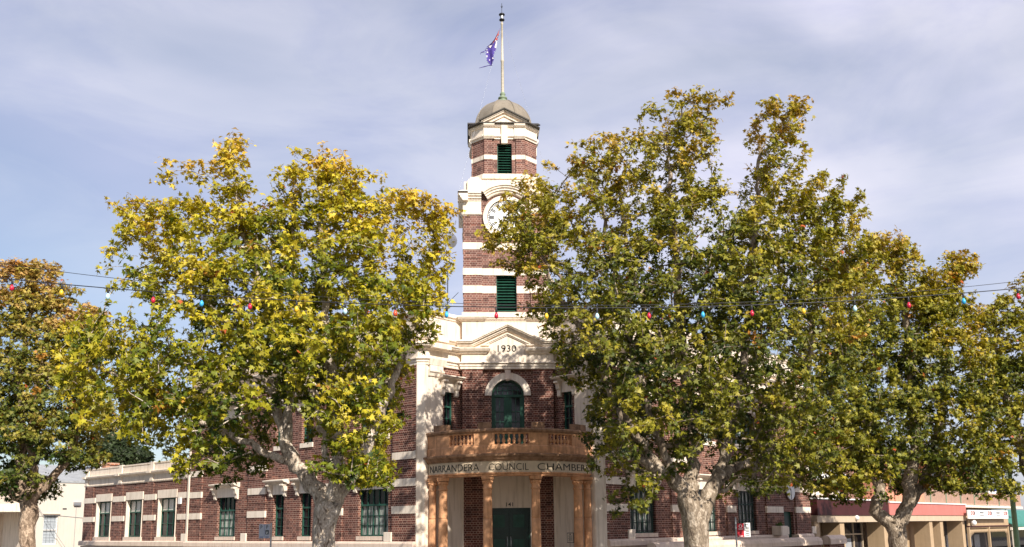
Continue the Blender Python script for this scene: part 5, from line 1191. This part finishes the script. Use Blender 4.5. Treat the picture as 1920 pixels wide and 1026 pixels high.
    R_ = np.array([max(rr if i < nl else 0, .0065 * max(1, c) ** .46) if i >= nl else rr for i, (rr, c) in enumerate(zip(RD, cnt))])
    for i in range(nl, n_):      # never thicker than the parent
        R_[i] = min(R_[i], R_[PR_[i]] * .9 if PR_[i] < nl else R_[PR_[i]])
    ch = [[] for _ in range(n_)]
    for i in range(1, n_):
        if PR_[i] >= 0: ch[PR_[i]].append(i)
    started = []
    mbk = MB()
    stack = [(0, -1)]
    main = {}
    limb_next = {}
    for ids in limb_ids:
        for a, c in zip(ids, ids[1:]): limb_next[a] = c
    while stack:
        s0, pr = stack.pop(); chain = ([pr] if pr >= 0 else []) + [s0]; cur = s0
        while ch[cur]:
            nx = limb_next.get(cur) or max(ch[cur], key=lambda c: cnt[c])
            for c in ch[cur]:
                if c != nx: stack.append((c, cur))
            chain.append(nx); cur = nx
        rr = [float(R_[c]) for c in chain]
        if pr >= 0: rr[0] = min(rr[0], rr[1] * 1.5) if len(rr) > 1 else rr[0]
        rr[-1] *= .5
        big = max(rr)
        nseg = 18 if big > .2 else 10 if big > .06 else 5 if big > .02 else 3
        pts = [Vector(PA[c]) for c in chain]
        o_ = len(mbk.v); mbk.tube(pts, rr, nseg, True, caps=False)
        if big > .09:        # bumps, burrs and old pruning scars
            for vi in range(o_, len(mbk.v)):
                v = Vector(mbk.v[vi]); ci = min((vi - o_) // nseg, len(pts) - 1); c = pts[ci]; d = v - c
                from mathutils import noise as MN
                s_ = 1 + .24 * MN.noise(v * 1.7 + Vector((seed, 0, 0))) + .14 * MN.noise(v * 4.6) + .05 * MN.noise(v * 13)
                mbk.v[vi] = tuple(c + d * s_)
    tr = mbk.build('trunk', bark, T_); tr.location = (0, 0, -GZ)
    # leaves : clusters along the last twig segments
    tips_arr = np.array(tipids); NL = nleaf
    base = PA[tips_arr]; prevp = PA[np.array([PR_[i] if PR_[i] >= 0 else i for i in tipids])]
    dirv = base - prevp; dirv /= (np.linalg.norm(dirv, axis=1, keepdims=True) + 1e-6)
    per = rng.poisson(NL, len(base)) + 2
    idx = np.repeat(np.arange(len(base)), per); M = len(idx)
    f_ = rng.random(M) ** 1.3
    pc = base[idx] - dirv[idx] * (f_ * twig)[:, None]
    off = rng.normal(size=(M, 3)); off /= np.linalg.norm(off, axis=1, keepdims=True); rad_ = lsize * (.35 + .95 * rng.random(M))
    off[:, 2] = off[:, 2] * .8 - .05
    cen = pc + off * rad_[:, None]
    cen[:, 2] -= .03
    cc_ = np.array([xc, cy, zc_]); outw = (cen - cc_) / np.array([RX, RX, RZ])
    on = outw / (np.linalg.norm(outw, axis=1, keepdims=True) + 1e-6)
    nrm = rng.normal(size=(M, 3)) * .62 + np.array([0.12, -.22, .60]) + on * .30
    nrm /= np.linalg.norm(nrm, axis=1, keepdims=True)
    ax = off + rng.normal(size=(M, 3)) * .5 + np.array([0, 0, -.35]); ax -= nrm * (ax * nrm).sum(1)[:, None]; ax /= np.linalg.norm(ax, axis=1, keepdims=True) + 1e-9
    ay = np.cross(nrm, ax); sz = lsize * (.40 + .75 * rng.random(M) ** 1.3)
    prof = [(0, 0), (-.12, .16), (-.06, .58), (.12, .27), (.40, .62), (.35, .22), (.86, 0), (.35, -.22), (.40, -.62), (.12, -.27), (-.06, -.58), (-.12, -.16)]
    # index 0 = leaf centre moved slightly forward
    lp = np.array([(.12, 0, .0)] + [(x, y, -.42 * (x * x + y * y) + .10) for x, y in prof[1:]])
    K = len(lp)
    V = cen[:, None, :] + sz[:, None, None] * (lp[None, :, 0:1] * ax[:, None, :] + lp[None, :, 1:2] * ay[:, None, :] + lp[None, :, 2:3] * nrm[:, None, :])
    F_ = np.array([(0, k, k % (K - 1) + 1) for k in range(1, K)])
    FF = (np.arange(M)[:, None, None] * K + F_[None]).reshape(-1, 3)
    me = bpy.data.meshes.new('crown'); nv = M * K; nf = len(FF)
    me.vertices.add(nv); me.vertices.foreach_set('co', V.reshape(-1).astype(np.float32))
    me.loops.add(nf * 3); me.loops.foreach_set('vertex_index', FF.reshape(-1).astype(np.int32))
    me.polygons.add(nf); me.polygons.foreach_set('loop_start', (np.arange(nf) * 3).astype(np.int32)); me.polygons.foreach_set('loop_total', np.full(nf, 3, np.int32))
    me.update(calc_edges=True)
    # autumn colour: yellower, browner towards outer, upper twigs; shade painted into inner, lower leaves
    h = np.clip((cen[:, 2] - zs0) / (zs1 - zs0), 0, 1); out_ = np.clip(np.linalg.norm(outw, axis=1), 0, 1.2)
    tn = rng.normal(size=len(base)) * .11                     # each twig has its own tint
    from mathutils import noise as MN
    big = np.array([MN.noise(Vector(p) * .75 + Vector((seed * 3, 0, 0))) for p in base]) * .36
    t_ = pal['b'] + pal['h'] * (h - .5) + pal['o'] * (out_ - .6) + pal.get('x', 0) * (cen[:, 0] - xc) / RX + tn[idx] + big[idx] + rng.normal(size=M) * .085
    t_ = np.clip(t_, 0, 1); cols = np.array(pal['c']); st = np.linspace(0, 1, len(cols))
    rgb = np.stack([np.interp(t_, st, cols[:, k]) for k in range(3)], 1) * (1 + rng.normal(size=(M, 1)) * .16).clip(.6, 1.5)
    rare = rng.random(M) < pal.get('rare', .004); rgb[rare] = (.45, .10, .03)
    rt_ = rng.random(len(base)) < pal.get('tw', .006); rgb[rt_[idx]] = rgb[rt_[idx]] * .3 + np.array([.5, .19, .03]) * .7
    ca = np.ones((M, K, 4)); ca[:, :, :3] = rgb[:, None, :]
    at = me.color_attributes.new('leafcol', 'FLOAT_COLOR', 'POINT'); at.data.foreach_set('color', ca.reshape(-1).astype(np.float32))
    me.materials.append(LEAF); o = bpy.data.objects.new('crown', me); COL.objects.link(o); o.parent = T_; o.location = (0, 0, -GZ)
    return T_
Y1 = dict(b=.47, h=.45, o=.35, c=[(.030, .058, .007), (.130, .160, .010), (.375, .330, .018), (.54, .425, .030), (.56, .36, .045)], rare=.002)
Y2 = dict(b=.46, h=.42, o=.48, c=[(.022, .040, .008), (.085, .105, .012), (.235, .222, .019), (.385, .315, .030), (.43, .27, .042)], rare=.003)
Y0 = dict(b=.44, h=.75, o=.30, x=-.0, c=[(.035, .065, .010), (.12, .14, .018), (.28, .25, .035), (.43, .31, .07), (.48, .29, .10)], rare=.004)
YB = dict(b=.3, h=.2, o=.2, c=[(.02, .035, .012), (.05, .07, .025), (.09, .11, .045)], rare=0, tw=0)
tree('t1', 'plane_tree', 'yellow-green plane tree with pale flaking trunk, in front of the left brick wing', 21, 2700, 18, .17, Y1, BK1, twig=.6)
tree('t2', 'plane_tree', 'tall olive plane tree with thick forked trunk, its branches reaching over the clock tower', 22, 4200, 20, .15, Y2, BK2, twig=.5, cy=1.3, taper=.40)
tree('t3', 'plane_tree', 'olive-green plane tree with a gnarled leaning trunk in front of the pink shop', 23, 2900, 21, .165, Y2, BK2)
tree('t4', 'plane_tree', 'plane tree cut by the right edge, its branches hanging over the teal shop', 24, 1100, 21, .17, Y2, BK2)
tree('t0', 'plane_tree', 'orange-brown plane tree at the left edge, in front of the white shop', 25, 2600, 16, .19, Y0, BK0)
tree('bg', 'dark_evergreen', 'dark evergreen tree rising behind the parapet of the single-storey annex', 26, 700, 16, .26, YB, BK0, cat='tree', group=None)
